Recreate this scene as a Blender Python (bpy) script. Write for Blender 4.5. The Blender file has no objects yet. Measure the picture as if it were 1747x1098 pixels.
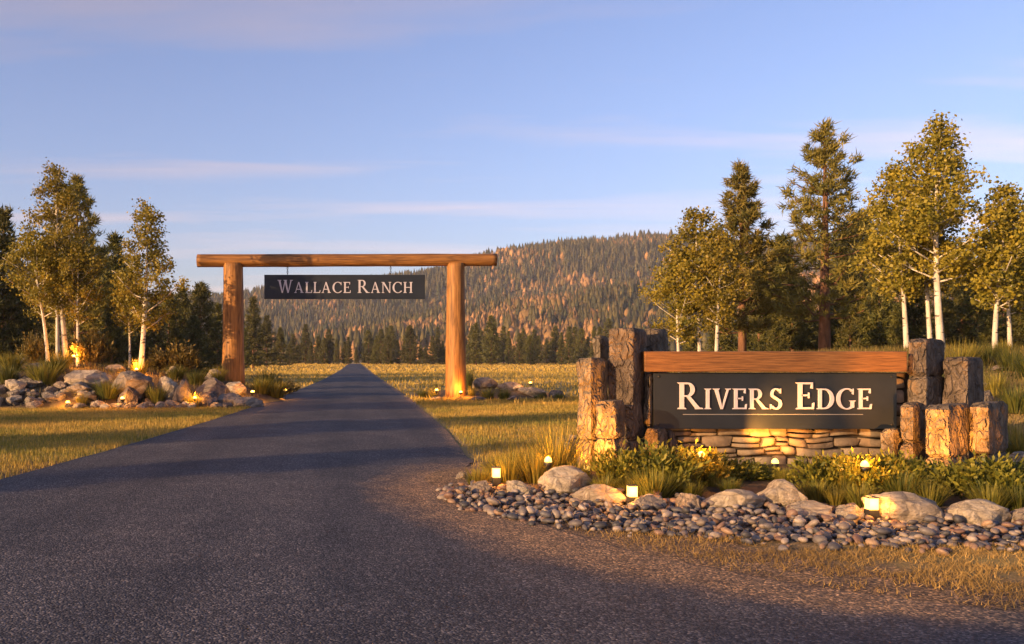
import bpy, bmesh, math, random
import numpy as np
from mathutils import Vector, Matrix, noise
# ------------------------------------------------------------------ camera, sky, sun, exposure
scene = bpy.context.scene
COL = scene.collection
F, VX, HY, EYE = 1500.0, 605.0, 612.0, 1.6        # focal length (px of a 1747 px wide frame), principal point, eye height
cam_d = bpy.data.cameras.new('camera'); cam = bpy.data.objects.new('camera', cam_d); COL.objects.link(cam)
cam.location = (0, 0, EYE); cam.rotation_euler = (math.radians(90), 0, 0)
cam_d.sensor_width = 36; cam_d.lens = 36*F/1747
cam_d.shift_x = (873.5-VX)/1747; cam_d.shift_y = (HY-549)/1747
cam_d.clip_end = 9000; cam_d.clip_start = 0.05
scene.camera = cam
SUN_EL = math.radians(11); SUN = Vector((-0.85, -0.53, 0)).normalized()*math.cos(SUN_EL) + Vector((0, 0, math.sin(SUN_EL)))
world = bpy.data.worlds.new('World'); scene.world = world; world.use_nodes = True
wn = world.node_tree.nodes; wl = world.node_tree.links; wn.clear()
w_out = wn.new('ShaderNodeOutputWorld'); w_bg = wn.new('ShaderNodeBackground'); w_sky = wn.new('ShaderNodeTexSky')
w_sky.sky_type = 'NISHITA'; w_sky.sun_disc = False; w_sky.sun_elevation = SUN_EL
w_sky.sun_rotation = math.atan2(SUN.x, SUN.y)
w_sky.air_density = 1.0; w_sky.dust_density = 1.6; w_sky.ozone_density = 3.0
# thin streaks of high cloud, laid out on a flat layer above the ground
tc = wn.new('ShaderNodeTexCoord'); sep = wn.new('ShaderNodeSeparateXYZ'); wl.new(tc.outputs['Generated'], sep.inputs[0])
def wmath(op, a, b=None):
    n = wn.new('ShaderNodeMath'); n.operation = op
    for i, v in enumerate((a, b)):
        if v is None: continue
        if isinstance(v, (int, float)): n.inputs[i].default_value = v
        else: wl.new(v, n.inputs[i])
    return n.outputs[0]
zc = wmath('MAXIMUM', sep.outputs['Z'], 0.03); zc = wmath('ADD', zc, 0.06)
comb = wn.new('ShaderNodeCombineXYZ')
wl.new(wmath('DIVIDE', sep.outputs['X'], zc), comb.inputs[0]); wl.new(wmath('DIVIDE', sep.outputs['Y'], zc), comb.inputs[1])
mp = wn.new('ShaderNodeMapping'); mp.inputs['Scale'].default_value = (0.22, 1.0, 1); mp.inputs['Rotation'].default_value = (0, 0, 0.06)
mp.inputs['Location'].default_value = (5.3, 4.4, 0)
wl.new(comb.outputs[0], mp.inputs[0])
nz = wn.new('ShaderNodeTexNoise'); nz.inputs['Scale'].default_value = 1.1; nz.inputs['Detail'].default_value = 7; nz.inputs['Roughness'].default_value = 0.55
nz.inputs['Distortion'].default_value = 0.4
wl.new(mp.outputs[0], nz.inputs['Vector'])
cr = wn.new('ShaderNodeValToRGB'); cr.color_ramp.elements[0].position = 0.50; cr.color_ramp.elements[1].position = 0.80
wl.new(nz.outputs['Fac'], cr.inputs[0])
hs = wn.new('ShaderNodeHueSaturation'); hs.inputs['Saturation'].default_value = 0.96
wl.new(w_sky.outputs[0], hs.inputs['Color'])
tint = wn.new('ShaderNodeMix'); tint.data_type = 'RGBA'; tint.blend_type = 'MULTIPLY'; tint.inputs[0].default_value = 1.0
wl.new(hs.outputs[0], tint.inputs[6]); tint.inputs[7].default_value = (1.13, 0.97, 1.12, 1)
bw = wn.new('ShaderNodeRGBToBW'); wl.new(tint.outputs[2], bw.inputs[0])
cc = wn.new('ShaderNodeMix'); cc.data_type = 'RGBA'; cc.blend_type = 'MULTIPLY'; cc.inputs[0].default_value = 1.0
wl.new(bw.outputs[0], cc.inputs[6]); cc.inputs[7].default_value = (1.95, 1.42, 1.34, 1)
mx = wn.new('ShaderNodeMix'); mx.data_type = 'RGBA'
wl.new(wmath('MULTIPLY', cr.outputs[0], 0.75), mx.inputs[0]); wl.new(tint.outputs[2], mx.inputs[6]); wl.new(cc.outputs[2], mx.inputs[7])
wl.new(mx.outputs[2], w_bg.inputs[0]); w_bg.inputs[1].default_value = 0.125
wl.new(w_bg.outputs[0], w_out.inputs[0])
sun_d = bpy.data.lights.new('sun', 'SUN'); sun_d.energy = 5.0; sun_d.angle = math.radians(0.6); sun_d.color = (1.0, 0.60, 0.27)
sun_o = bpy.data.objects.new('sun', sun_d); COL.objects.link(sun_o); sun_o.rotation_euler = SUN.to_track_quat('Z', 'Y').to_euler()
scene.view_settings.view_transform = 'Standard'; scene.view_settings.look = 'None'; scene.view_settings.gamma = 1
scene.view_settings.exposure = 0.95
scene.render.engine = 'CYCLES'

R = random.Random(7); NR = np.random.default_rng(7)
# ------------------------------------------------------------------ helpers
def tag(o, label=None, cat=None, group=None, kind=None):
    for k, v in (('label', label), ('category', cat), ('group', group), ('kind', kind)):
        if v: o[k] = v
    return o
def link(o, parent=None):
    COL.objects.link(o)
    if parent: o.parent = parent
    return o
def empty(name, loc, rz=0):
    o = bpy.data.objects.new(name, None); link(o); o.location = loc; o.rotation_euler = (0, 0, rz); o.empty_display_size = 0.1
    return o
def ob(name, me, mat=None, parent=None, loc=None, rot=None, scale=None):
    o = bpy.data.objects.new(name, me); link(o, parent)
    if mat and not me.materials: me.materials.append(mat)
    if loc is not None: o.location = loc
    if rot is not None: o.rotation_euler = rot
    if scale is not None: o.scale = scale
    return o
def mesh_np(name, V, Fc, col=None, smooth=False, mat=None):
    V = np.asarray(V, np.float32); Fc = np.asarray(Fc, np.int32); k = Fc.shape[1]; m = len(Fc)
    me = bpy.data.meshes.new(name); me.vertices.add(len(V)); me.vertices.foreach_set('co', V.ravel())
    me.loops.add(m*k); me.loops.foreach_set('vertex_index', Fc.ravel()); me.polygons.add(m)
    me.polygons.foreach_set('loop_start', np.arange(0, m*k, k, dtype=np.int32))
    me.update(calc_edges=True)
    if col is not None:
        a = me.color_attributes.new('col', 'FLOAT_COLOR', 'POINT')
        a.data.foreach_set('color', np.concatenate([np.asarray(col, np.float32), np.ones((len(V), 1), np.float32)], 1).ravel())
    if smooth: me.polygons.foreach_set('use_smooth', np.ones(m, bool))
    if mat: me.materials.append(mat)
    return me
class MB:
    """collects polygons; build() makes one mesh"""
    def __init__(s): s.v = []; s.f = []
    def add(s, v, f):
        n = len(s.v); s.v += [tuple(p) for p in v]; s.f += [tuple(i+n for i in q) for q in f]
    def tube(s, pts, rad, sides=8, cap=True):
        pts = [Vector(p) for p in pts]; v = []; f = []
        for i, p in enumerate(pts):
            t = (pts[min(i+1, len(pts)-1)]-pts[max(i-1, 0)]).normalized()
            a = t.orthogonal().normalized() if abs(t.z) < 0.99 else Vector((1, 0, 0))
            if i == 0: ref = a
            a = (ref-t*ref.dot(t)).normalized(); ref = a; b = t.cross(a)
            for k in range(sides):
                th = 2*math.pi*k/sides; v.append(p+(a*math.cos(th)+b*math.sin(th))*rad[i])
        for i in range(len(pts)-1):
            for k in range(sides):
                k2 = (k+1) % sides; f.append((i*sides+k, i*sides+k2, (i+1)*sides+k2, (i+1)*sides+k))
        if cap: f.append(tuple(range(sides))[::-1]); f.append(tuple((len(pts)-1)*sides+k for k in range(sides)))
        s.add(v, f)
    def box(s, x0, x1, y0, y1, z0, z1):
        v = [(x, y, z) for z in (z0, z1) for y in (y0, y1) for x in (x0, x1)]
        s.add(v, [(0, 2, 3, 1), (4, 5, 7, 6), (0, 1, 5, 4), (2, 6, 7, 3), (0, 4, 6, 2), (1, 3, 7, 5)])
    def mesh(s, name, mat=None, smooth=False):
        me = bpy.data.meshes.new(name); me.from_pydata(s.v, [], s.f)
        if smooth: me.polygons.foreach_set('use_smooth', np.ones(len(s.f), bool))
        me.update()
        if mat: me.materials.append(mat)
        return me
    def build(s, name, mat, parent=None, smooth=False, **k): return ob(name, s.mesh(name, mat, smooth), None, parent, **k)
def bevel(me, w, seg=2):
    bm = bmesh.new(); bm.from_mesh(me); bmesh.ops.bevel(bm, geom=bm.edges[:], offset=w, segments=seg, affect='EDGES', profile=0.6)
    bm.to_mesh(me); bm.free(); me.update(); return me
def copy_tree(o, parent=None):
    c = o.copy(); COL.objects.link(c); c.parent = parent
    for ch in o.children: copy_tree(ch, c)
    return c
def X(px, d): return (px-VX)*d/F
def Zp(py, d): return EYE+(HY-py)*d/F
def fb(p, s, o=4): return noise.fractal(Vector(p)*s, 1.0, 2.0, o)
# ------------------------------------------------------------------ materials
def mat(name, ca, cb=None, scale=5.0, rough=0.8, bump=0.0, bscale=None, attr=False, stretch=(1, 1, 1), detail=6, rnd=0.0, crack=0.0, cscale=6.0,
        cc_=None, spots=None, transl=0.0, spec=0.3, metal=0.0, bdist=0.02):
    m = bpy.data.materials.new(name); m.use_nodes = True; n = m.node_tree.nodes; l = m.node_tree.links
    p = n['Principled BSDF']; out = n['Material Output']
    p.inputs['Roughness'].default_value = rough; p.inputs['Specular IOR Level'].default_value = spec; p.inputs['Metallic'].default_value = metal
    co = n.new('ShaderNodeTexCoord'); mpn = n.new('ShaderNodeMapping'); mpn.inputs['Scale'].default_value = stretch
    l.new(co.outputs['Object'], mpn.inputs[0])
    vec = mpn.outputs[0]
    nt = n.new('ShaderNodeTexNoise'); nt.inputs['Scale'].default_value = scale; nt.inputs['Detail'].default_value = detail; nt.inputs['Roughness'].default_value = 0.62
    l.new(vec, nt.inputs['Vector'])
    ramp = n.new('ShaderNodeValToRGB'); e = ramp.color_ramp.elements
    e[0].position = 0.32; e[1].position = 0.68; e[0].color = (*ca, 1); e[1].color = (*(cb or ca), 1)
    if cc_: x = e.new(0.5); x.color = (*cc_, 1)
    l.new(nt.outputs['Fac'], ramp.inputs[0]); colr = ramp.outputs[0]
    def mixc(bt, fac, a, b):
        q = n.new('ShaderNodeMix'); q.data_type = 'RGBA'; q.blend_type = bt
        for i, v in ((0, fac), (6, a), (7, b)):
            if isinstance(v, (int, float)): q.inputs[i].default_value = v
            elif isinstance(v, tuple): q.inputs[i].default_value = (*v, 1)
            else: l.new(v, q.inputs[i])
        return q.outputs[2]
    if attr:
        at = n.new('ShaderNodeAttribute'); at.attribute_name = 'col'; colr = mixc('MULTIPLY', 1.0, colr, at.outputs['Color'])
    if spots:
        vs = n.new('ShaderNodeTexVoronoi'); vs.inputs['Scale'].default_value = spots[0]; l.new(vec, vs.inputs['Vector'])
        cs = n.new('ShaderNodeValToRGB'); cs.color_ramp.elements[0].color = (*spots[1], 1); cs.color_ramp.elements[1].color = (*spots[2], 1)
        s2 = n.new('ShaderNodeSeparateColor'); l.new(vs.outputs['Color'], s2.inputs[0]); l.new(s2.outputs[0], cs.inputs[0])
        colr = mixc('MULTIPLY', 1.0, colr, cs.outputs[0])
    if rnd:
        oi = n.new('ShaderNodeObjectInfo'); h = n.new('ShaderNodeHueSaturation'); l.new(colr, h.inputs['Color'])
        mr = n.new('ShaderNodeMapRange'); l.new(oi.outputs['Random'], mr.inputs[0]); mr.inputs[3].default_value = 1-rnd; mr.inputs[4].default_value = 1+rnd
        l.new(mr.outputs[0], h.inputs['Value'])
        mr2 = n.new('ShaderNodeMapRange'); l.new(oi.outputs['Random'], mr2.inputs[0]); mr2.inputs[3].default_value = 0.5-rnd*0.04; mr2.inputs[4].default_value = 0.5+rnd*0.04
        l.new(mr2.outputs[0], h.inputs['Hue']); colr = h.outputs[0]
    hgt = None
    if bump:
        nb = n.new('ShaderNodeTexNoise'); nb.inputs['Scale'].default_value = bscale or scale*4; nb.inputs['Detail'].default_value = 8; nb.inputs['Roughness'].default_value = 0.65
        l.new(vec, nb.inputs['Vector']); hgt = nb.outputs['Fac']
        if spots and not crack:
            ad = n.new('ShaderNodeMath'); ad.operation = 'SUBTRACT'; l.new(hgt, ad.inputs[0]); l.new(vs.outputs['Distance'], ad.inputs[1]); hgt = ad.outputs[0]
        if crack:
            dv = n.new('ShaderNodeTexNoise'); dv.inputs['Scale'].default_value = cscale*0.8; dv.inputs['Detail'].default_value = 3; l.new(vec, dv.inputs['Vector'])
            add = n.new('ShaderNodeMix'); add.data_type = 'VECTOR'; add.inputs[0].default_value = 0.16; l.new(vec, add.inputs[4]); l.new(dv.outputs['Color'], add.inputs[5])
            vo = n.new('ShaderNodeTexVoronoi'); vo.feature = 'DISTANCE_TO_EDGE'; vo.inputs['Scale'].default_value = cscale; l.new(add.outputs[1], vo.inputs['Vector'])
            mn = n.new('ShaderNodeMapRange'); l.new(vo.outputs['Distance'], mn.inputs[0]); mn.inputs[2].default_value = 0.22; mn.interpolation_type = 'SMOOTHSTEP'
            ad = n.new('ShaderNodeMath'); ad.operation = 'MULTIPLY_ADD'; l.new(mn.outputs[0], ad.inputs[0]); ad.inputs[1].default_value = crack; l.new(hgt, ad.inputs[2]); hgt = ad.outputs[0]
            mr3 = n.new('ShaderNodeMapRange'); l.new(vo.outputs['Distance'], mr3.inputs[0]); mr3.inputs[2].default_value = 0.05; mr3.inputs[3].default_value = 0.6
            colr = mixc('MULTIPLY', 1.0, colr, mr3.outputs[0])
        bn = n.new('ShaderNodeBump'); bn.inputs['Strength'].default_value = bump; bn.inputs['Distance'].default_value = bdist
        l.new(hgt, bn.inputs['Height']); l.new(bn.outputs[0], p.inputs['Normal'])
    l.new(colr, p.inputs['Base Color'])
    if transl:
        tr = n.new('ShaderNodeBsdfTranslucent'); l.new(colr, tr.inputs[0]); ms = n.new('ShaderNodeMixShader'); ms.inputs[0].default_value = transl
        l.new(p.outputs[0], ms.inputs[1]); l.new(tr.outputs[0], ms.inputs[2]); l.new(ms.outputs[0], out.inputs[0])
    return m
def emit(name, c, s):
    m = bpy.data.materials.new(name); m.use_nodes = True; p = m.node_tree.nodes['Principled BSDF']
    p.inputs['Base Color'].default_value = (*c, 1); p.inputs['Emission Color'].default_value = (*c, 1); p.inputs['Emission Strength'].default_value = s
    return m
M = dict(
    column=mat('column_stone', (.065, .05, .036), (.235, .175, .115), 5, .85, 1.0, 15, crack=.9, cscale=10, rnd=.18, bdist=.05, stretch=(1, 1, .6)),
    wallstone=mat('wall_stone', (.10, .078, .055), (.27, .205, .135), 3.5, .85, .7, 16, rnd=.3, bdist=.02),  # stone colour darkened to stand in for the shade on the wall
    mortar=mat('wall_core', (.03, .025, .02), (.05, .04, .03), 8, .95, .3),
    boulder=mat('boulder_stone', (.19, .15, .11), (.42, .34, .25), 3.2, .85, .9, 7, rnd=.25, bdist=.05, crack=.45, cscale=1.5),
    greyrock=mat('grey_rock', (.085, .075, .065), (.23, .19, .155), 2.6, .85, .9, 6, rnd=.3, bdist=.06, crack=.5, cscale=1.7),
    pebble=mat('river_pebble', (.10, .09, .09), (.20, .17, .15), 6, .55, .15, 30, rnd=.55, bdist=.01),
    pebbles=mat('river_pebbles', (.75, .75, .75), (1, 1, 1), 20, .55, .15, 30, attr=True, bdist=.01),
    timber=mat('oiled_timber', (.070, .030, .010), (.23, .108, .036), 5, .55, .5, 9, stretch=(.5, 8, 11), bdist=.01),
    log=mat('peeled_log', (.12, .048, .011), (.40, .185, .045), 3.5, .6, .5, 7, stretch=(4, 4, .3), bdist=.02, crack=.35, cscale=1.3),
    logx=mat('peeled_log_beam', (.09, .036, .009), (.32, .145, .036), 3.5, .6, .5, 7, stretch=(.3, 4, 4), bdist=.02, crack=.35, cscale=1.3),
    panel=mat('charcoal_metal', (.009, .013, .020), (.014, .019, .027), 2, .5, .05, 40, spec=.3),
    letter=mat('letter_paint', (.38, .36, .40), (.45, .43, .47), 6, .5, .05, 40),
    steel=mat('dark_steel', (.03, .03, .03), (.05, .05, .05), 8, .45, .1, 40, metal=.6),
    aspbark=mat('aspen_bark', (.36, .31, .23), (.62, .56, .45), 4, .8, .4, 9, stretch=(1, 1, .35), spots=None),
    pinebark=mat('pine_bark', (.09, .045, .025), (.24, .12, .065), 5, .9, .9, 8, stretch=(1, 1, .3), bdist=.05),
    aspleaf=mat('aspen_leaf', (.8, .8, .8), (1, 1, 1), 2, .55, attr=True, transl=.35, rnd=.12),
    needle=mat('pine_needle', (.8, .8, .8), (1, 1, 1), 1, .6, attr=True, transl=.15, rnd=.15),
    hillleaf=mat('hill_foliage', (.7, .7, .7), (1, 1, 1), .2, .8, attr=True),
    grass=mat('grass_blade', (.8, .8, .8), (1, 1, 1), .4, .65, attr=True, transl=.3),
    plant=mat('plant_leaf', (.8, .8, .8), (1, 1, 1), 3, .55, attr=True, transl=.3, rnd=.12),
    twig=mat('shrub_stem', (.10, .06, .03), (.2, .13, .07), 9, .85),
    glow=emit('lamp_glow', (1, .55, .12), 2.0),
)
def aspen_bark_bands():
    m = M['aspbark']; n = m.node_tree.nodes; l = m.node_tree.links; p = n['Principled BSDF']
    src = p.inputs['Base Color'].links[0].from_socket
    co = n.new('ShaderNodeTexCoord'); mpn = n.new('ShaderNodeMapping'); mpn.inputs['Scale'].default_value = (3, 3, 9); l.new(co.outputs['Object'], mpn.inputs[0])
    v = n.new('ShaderNodeTexNoise'); v.inputs['Scale'].default_value = 1.3; v.inputs['Detail'].default_value = 4; l.new(mpn.outputs[0], v.inputs['Vector'])
    r = n.new('ShaderNodeValToRGB'); r.color_ramp.elements[0].position = .36; r.color_ramp.elements[1].position = .42; r.color_ramp.elements[0].color = (.12, .1, .08, 1)
    l.new(v.outputs['Fac'], r.inputs[0])
    q = n.new('ShaderNodeMix'); q.data_type = 'RGBA'; q.blend_type = 'MULTIPLY'; q.inputs[0].default_value = 1; l.new(src, q.inputs[6]); l.new(r.outputs[0], q.inputs[7])
    l.new(q.outputs[2], p.inputs['Base Color'])
aspen_bark_bands()
# ------------------------------------------------------------------ ground, road
RD_L = np.array([[1, -8], [5, -5.9], [8, -5.1], [11.5, -4.65], [15.7, -4.24], [22, -3.75], [28.9, -3.37], [50, -2.75], [72, -2.35], [133, -1.95], [300, -1.95]])
RD_R = np.array([[1, 12], [3.5, 8.5], [4.5, 6.0], [5.48, 4.17], [5.88, 3.5], [6.35, 2.94], [7.1, 2.34], [8.19, 1.88], [9.49, 1.4], [10.8, 1.3], [12.8, 1.6], [13.5, 1.8], [19.5, 2.05], [35, 2.2], [85, 2.0], [133, 1.95], [300, 1.95]])
def xl(d): return np.interp(d, RD_L[:, 0], RD_L[:, 1])
def xr(d): return np.interp(d, RD_R[:, 0], RD_R[:, 1])
def bump2(x, y, cx, cy, rx, ry, h, p):
    r2 = ((x-cx)/rx)**2+((y-cy)/ry)**2
    return h*np.clip(1-r2, 0, 1)**p
def gh(x, y):
    x = np.asarray(x, float); y = np.asarray(y, float)
    h = bump2(x, y, -12, 34, 9.3, 6.2, 1.4, .8)+bump2(x, y, 17, 26, 9.5, 13, 1.8, .75)*np.clip((y-12.9)/2, 0, 1)
    h = h+bump2(x, y, 5.6, 37.3, 3.6, 3, .35, 1)+bump2(x, y, 5.3, 11.6, 4.6, 2.4, .10, .8)
    return h
def ghf(x, y): return float(gh(x, y))
PB_F = np.array([[1.0, 9.9], [1.46, 8.96], [2.0, 8.55], [2.7, 8.19], [3.61, 7.79], [4.5, 7.55], [5.71, 7.45], [7, 7.4], [9, 7.6]])   # front edge of the pebble bed
def pebble_front(x): return np.interp(x, PB_F[:, 0], PB_F[:, 1])
def pebble_back(x): return np.interp(x, [1.0, 1.3, 2.0, 3, 4.6, 5.5, 9], [10.6, 10.9, 10.5, 9.9, 9.35, 9.0, 8.7])
def axis(a, b, st, far): 
    v = list(np.arange(a, b+1e-6, st)); s = st
    hi = b; 
    while hi < far: s *= 1.25; hi += s; v.append(hi)
    s = st; lo = a
    while lo > -far: s *= 1.25; lo -= s; v.insert(0, lo)
    return np.array(v)
gx = axis(-22, 22, .25, 4000); gy = axis(3, 46, .25, 4000)
GX, GY = np.meshgrid(gx, gy); GZ = gh(GX, GY)
n1 = np.array([noise.noise(Vector((x*.6, y*.6, 3))) for x, y in zip(GX.ravel(), GY.ravel())]).reshape(GX.shape)
GZ = GZ+np.where(GZ > .06, n1*.08, n1*.012)*(np.abs(GX) < 60)
bed = np.clip((gh(GX, GY)-.03)*14, 0, 1)*(GY < 44)*np.where(GX > 7.5, np.where(GY > 15, .35, 1), 1)
peb = ((GX > 1.0) & (GY > pebble_front(GX)+.05) & (GY < 13.6) & (GX < 9.5)).astype(float); bed = np.maximum(bed, peb)
# gravelly verge where the drive flares towards the sign
dist_e = GX-xr(GY); grav = np.where(GY < 14, np.clip(1-dist_e/np.where(GY < 9.6, 3.2, 1.1), 0, 1), np.clip(1-np.abs(dist_e)/.5, 0, 1)*.5)*(GY > 1)
nx, ny = len(gx), len(gy); idx = np.arange(nx*ny).reshape(ny, nx)
quads = np.stack([idx[:-1, :-1], idx[:-1, 1:], idx[1:, 1:], idx[1:, :-1]], -1).reshape(-1, 4)
gme = mesh_np('ground', np.stack([GX, GY, GZ], -1).reshape(-1, 3), quads, np.stack([bed, grav, 0*bed], -1).reshape(-1, 3), True)
def ground_mat(name, asphalt=False):
    m = bpy.data.materials.new(name); m.use_nodes = True; n = m.node_tree.nodes; l = m.node_tree.links; p = n['Principled BSDF']
    p.inputs['Roughness'].default_value = .9; p.inputs['Specular IOR Level'].default_value = .25
    co = n.new('ShaderNodeTexCoord'); at = n.new('ShaderNodeAttribute'); at.attribute_name = 'col'; sc = n.new('ShaderNodeSeparateColor'); l.new(at.outputs['Color'], sc.inputs[0])
    def N(scale, det=6, rough=.6):
        t = n.new('ShaderNodeTexNoise'); t.inputs['Scale'].default_value = scale; t.inputs['Detail'].default_value = det; t.inputs['Roughness'].default_value = rough
        l.new(co.outputs['Object'], t.inputs['Vector']); return t.outputs['Fac']
    def ramp(fac, stops):
        r = n.new('ShaderNodeValToRGB'); e = r.color_ramp.elements
        while len(e) < len(stops): e.new(.5)
        for q, (pos, c) in zip(e, stops): q.position = pos; q.color = (*c, 1)
        l.new(fac, r.inputs[0]); return r.outputs[0]
    def mix(fac, a, b, bt='MIX'):
        q = n.new('ShaderNodeMix'); q.data_type = 'RGBA'; q.blend_type = bt
        for i, v in ((0, fac), (6, a), (7, b)):
            if isinstance(v, (int, float)): q.inputs[i].default_value = v
            else: l.new(v, q.inputs[i])
        return q.outputs[2]
    def mth(op, a, b):
        q = n.new('ShaderNodeMath'); q.operation = op; q.use_clamp = op != 'ADD'
        for i, v in ((0, a), (1, b)):
            if isinstance(v, (int, float)): q.inputs[i].default_value = v
            else: l.new(v, q.inputs[i])
        return q.outputs[0]
    vo = n.new('ShaderNodeTexVoronoi'); vo.inputs['Scale'].default_value = 62; l.new(co.outputs['Object'], vo.inputs['Vector'])
    vs = n.new('ShaderNodeSeparateColor'); l.new(vo.outputs['Color'], vs.inputs[0])
    chips = ramp(vs.outputs[0], [(0, (.25, .25, .27)), (.55, (.8, .8, .82)), (.85, (1.6, 1.45, 1.3)), (1, (3.4, 3.0, 2.6))])
    gravel = mix(1.0, ramp(N(3), [(.3, (.13, .085, .05)), (.7, (.24, .16, .09))]), chips, 'MULTIPLY')
    bn = n.new('ShaderNodeBump'); bn.inputs['Strength'].default_value = .8; bn.inputs['Distance'].default_value = .012
    if asphalt:
        big = ramp(N(.35, 5), [(.3, (.034, .039, .052)), (.7, (.060, .062, .074))])
        mpp = n.new('ShaderNodeMapping'); mpp.inputs['Scale'].default_value = (1.1, .045, 1); l.new(co.outputs['Object'], mpp.inputs[0])
        lanes = n.new('ShaderNodeTexNoise'); lanes.inputs['Scale'].default_value = 1.0; lanes.inputs['Detail'].default_value = 3; l.new(mpp.outputs[0], lanes.inputs['Vector'])
        big = mix(1.0, big, ramp(lanes.outputs['Fac'], [(.35, (.72, .74, .78)), (.65, (1.3, 1.24, 1.18))]), 'MULTIPLY')
        big = mix(1.0, big, ramp(N(1.1, 8, .7), [(.38, (.78, .78, .80)), (.66, (1.22, 1.18, 1.12))]), 'MULTIPLY')
        c = mix(1.0, big, chips, 'MULTIPLY')
        edge = mth('MULTIPLY', mth('SUBTRACT', mth('ADD', sc.outputs[1], mth('MULTIPLY', N(2.2, 8, .7), .8)), .55), 2.2)
        c = mix(edge, c, gravel)
        l.new(mth('SUBTRACT', 1.0, vo.outputs['Distance']), bn.inputs['Height']); p.inputs['Roughness'].default_value = .75
    else:
        g = ramp(N(.28, 5), [(.36, (.20, .17, .045)), (.5, (.40, .28, .085)), (.66, (.48, .32, .10))])
        g = mix(.6, g, ramp(N(14, 6, .7), [(.3, (.25, .25, .25)), (.7, (1.3, 1.3, 1.3))]), 'MULTIPLY')
        soil = ramp(N(9, 8, .7), [(.3, (.035, .025, .016)), (.7, (.13, .09, .055))])
        c = mix(sc.outputs[0], g, soil)
        edge = mth('MULTIPLY', mth('SUBTRACT', mth('ADD', sc.outputs[1], mth('MULTIPLY', N(3, 8, .7), .7)), .6), 2.5)
        c = mix(edge, c, gravel)
        l.new(N(30, 8, .75), bn.inputs['Height']); bn.inputs['Distance'].default_value = .04
    l.new(c, p.inputs['Base Color']); l.new(bn.outputs[0], p.inputs['Normal'])
    return m
M['ground'] = ground_mat('meadow_ground'); M['asphalt'] = ground_mat('asphalt', True)
tag(ob('ground', gme, M['ground']), kind='structure')
rows = np.concatenate([np.arange(1.2, 15, .15), np.arange(15, 60, 1.), np.arange(60, 286, 6.)]); nc = 40
RX = np.array([[xl(d)+(xr(d)-xl(d))*k/(nc-1) for k in range(nc)] for d in rows]); RY = np.repeat(rows[:, None], nc, 1)
wob = np.array([noise.noise(Vector((d*.9, 7, 1)))*.05 for d in rows]); RX[:, 0] += wob; RX[:, -1] += wob[::-1]
rg = np.where(RY < 14.5, np.clip(1-(xr(RY)-RX)/1.5, 0, 1)*np.clip((14.5-RY)/3, 0, 1), np.clip(1-(xr(RY)-RX)/.35, 0, 1)*.5)
ridx = np.arange(len(rows)*nc).reshape(-1, nc)
rq = np.stack([ridx[:-1, :-1], ridx[:-1, 1:], ridx[1:, 1:], ridx[1:, :-1]], -1).reshape(-1, 4)
crown = .014+.05*np.clip(1-((RX-(xl(RY)+xr(RY))/2)/((xr(RY)-xl(RY))/2))**2, 0, 1)*np.clip((RY-8)/10, 0, 1)
tag(ob('road', mesh_np('road', np.stack([RX, RY, crown], -1).reshape(-1, 3), rq, np.stack([0*rg, rg, 0*rg], -1).reshape(-1, 3), True), M['asphalt']), kind='structure')
# ------------------------------------------------------------------ wooded hills
RB = np.array([[-400, 520], [370, 512], [480, 503], [600, 492], [735, 474], [830, 440], [950, 421], [1100, 413], [1220, 418], [1350, 425], [1500, 440], [1800, 470], [2600, 560]], float)
RF = np.array([[-400, 612], [300, 606], [450, 592], [600, 571], [735, 549], [850, 530], [1000, 508], [1120, 484], [1200, 474], [1400, 484], [1700, 515], [2600, 590]], float)
DB, DF = 1350.0, 820.0
def hill_h(x, d):
    px = VX+x*F/np.maximum(d, 1)
    zb = (HY-np.interp(VX+x*F/DB, RB[:, 0], RB[:, 1]))*DB/F; zf = (HY-np.interp(VX+x*F/DF, RF[:, 0], RF[:, 1]))*DF/F
    def prof(t): t = np.clip(t, 0, 1); return t*t*(3-2*t)
    a = zb*prof((d-760)/(DB-760))*np.where(d > DB, prof((2100-d)/(2100-DB)), 1)
    b = zf*prof((d-380)/(DF-380))*np.where(d > DF, .35+.65*prof((1250-d)/(1250-DF)), 1)
    return np.maximum(a, b)
hx = np.arange(-900, 1801, 20.); hy = np.arange(370, 2101, 20.)
HX, HYY = np.meshgrid(hx, hy); HZ = hill_h(HX, HYY)
nzv = np.array([noise.fractal(Vector((x*.006, y*.006, 0)), 1, 2, 4) for x, y in zip(HX.ravel(), HYY.ravel())]).reshape(HX.shape)
HZ = HZ+nzv*np.clip(HZ*.16, 0, 9)-.5
hi_ = np.arange(HX.size).reshape(HX.shape); hq = np.stack([hi_[:-1, :-1], hi_[:-1, 1:], hi_[1:, 1:], hi_[1:, :-1]], -1).reshape(-1, 4)
M['hill'] = mat('hill_soil', (.05, .05, .025), (.16, .11, .05), .02, .95)
tag(ob('hill', mesh_np('hill', np.stack([HX, HYY, HZ], -1).reshape(-1, 3), hq, None, True), M['hill']), kind='structure')
def hz_at(x, y):
    i = np.clip((x-hx[0])/20, 0, len(hx)-1.001); j = np.clip((y-hy[0])/20, 0, len(hy)-1.001); i0 = i.astype(int); j0 = j.astype(int); u = i-i0; v = j-j0
    return HZ[j0, i0]*(1-u)*(1-v)+HZ[j0, i0+1]*u*(1-v)+HZ[j0+1, i0]*(1-u)*v+HZ[j0+1, i0+1]*u*v
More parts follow.
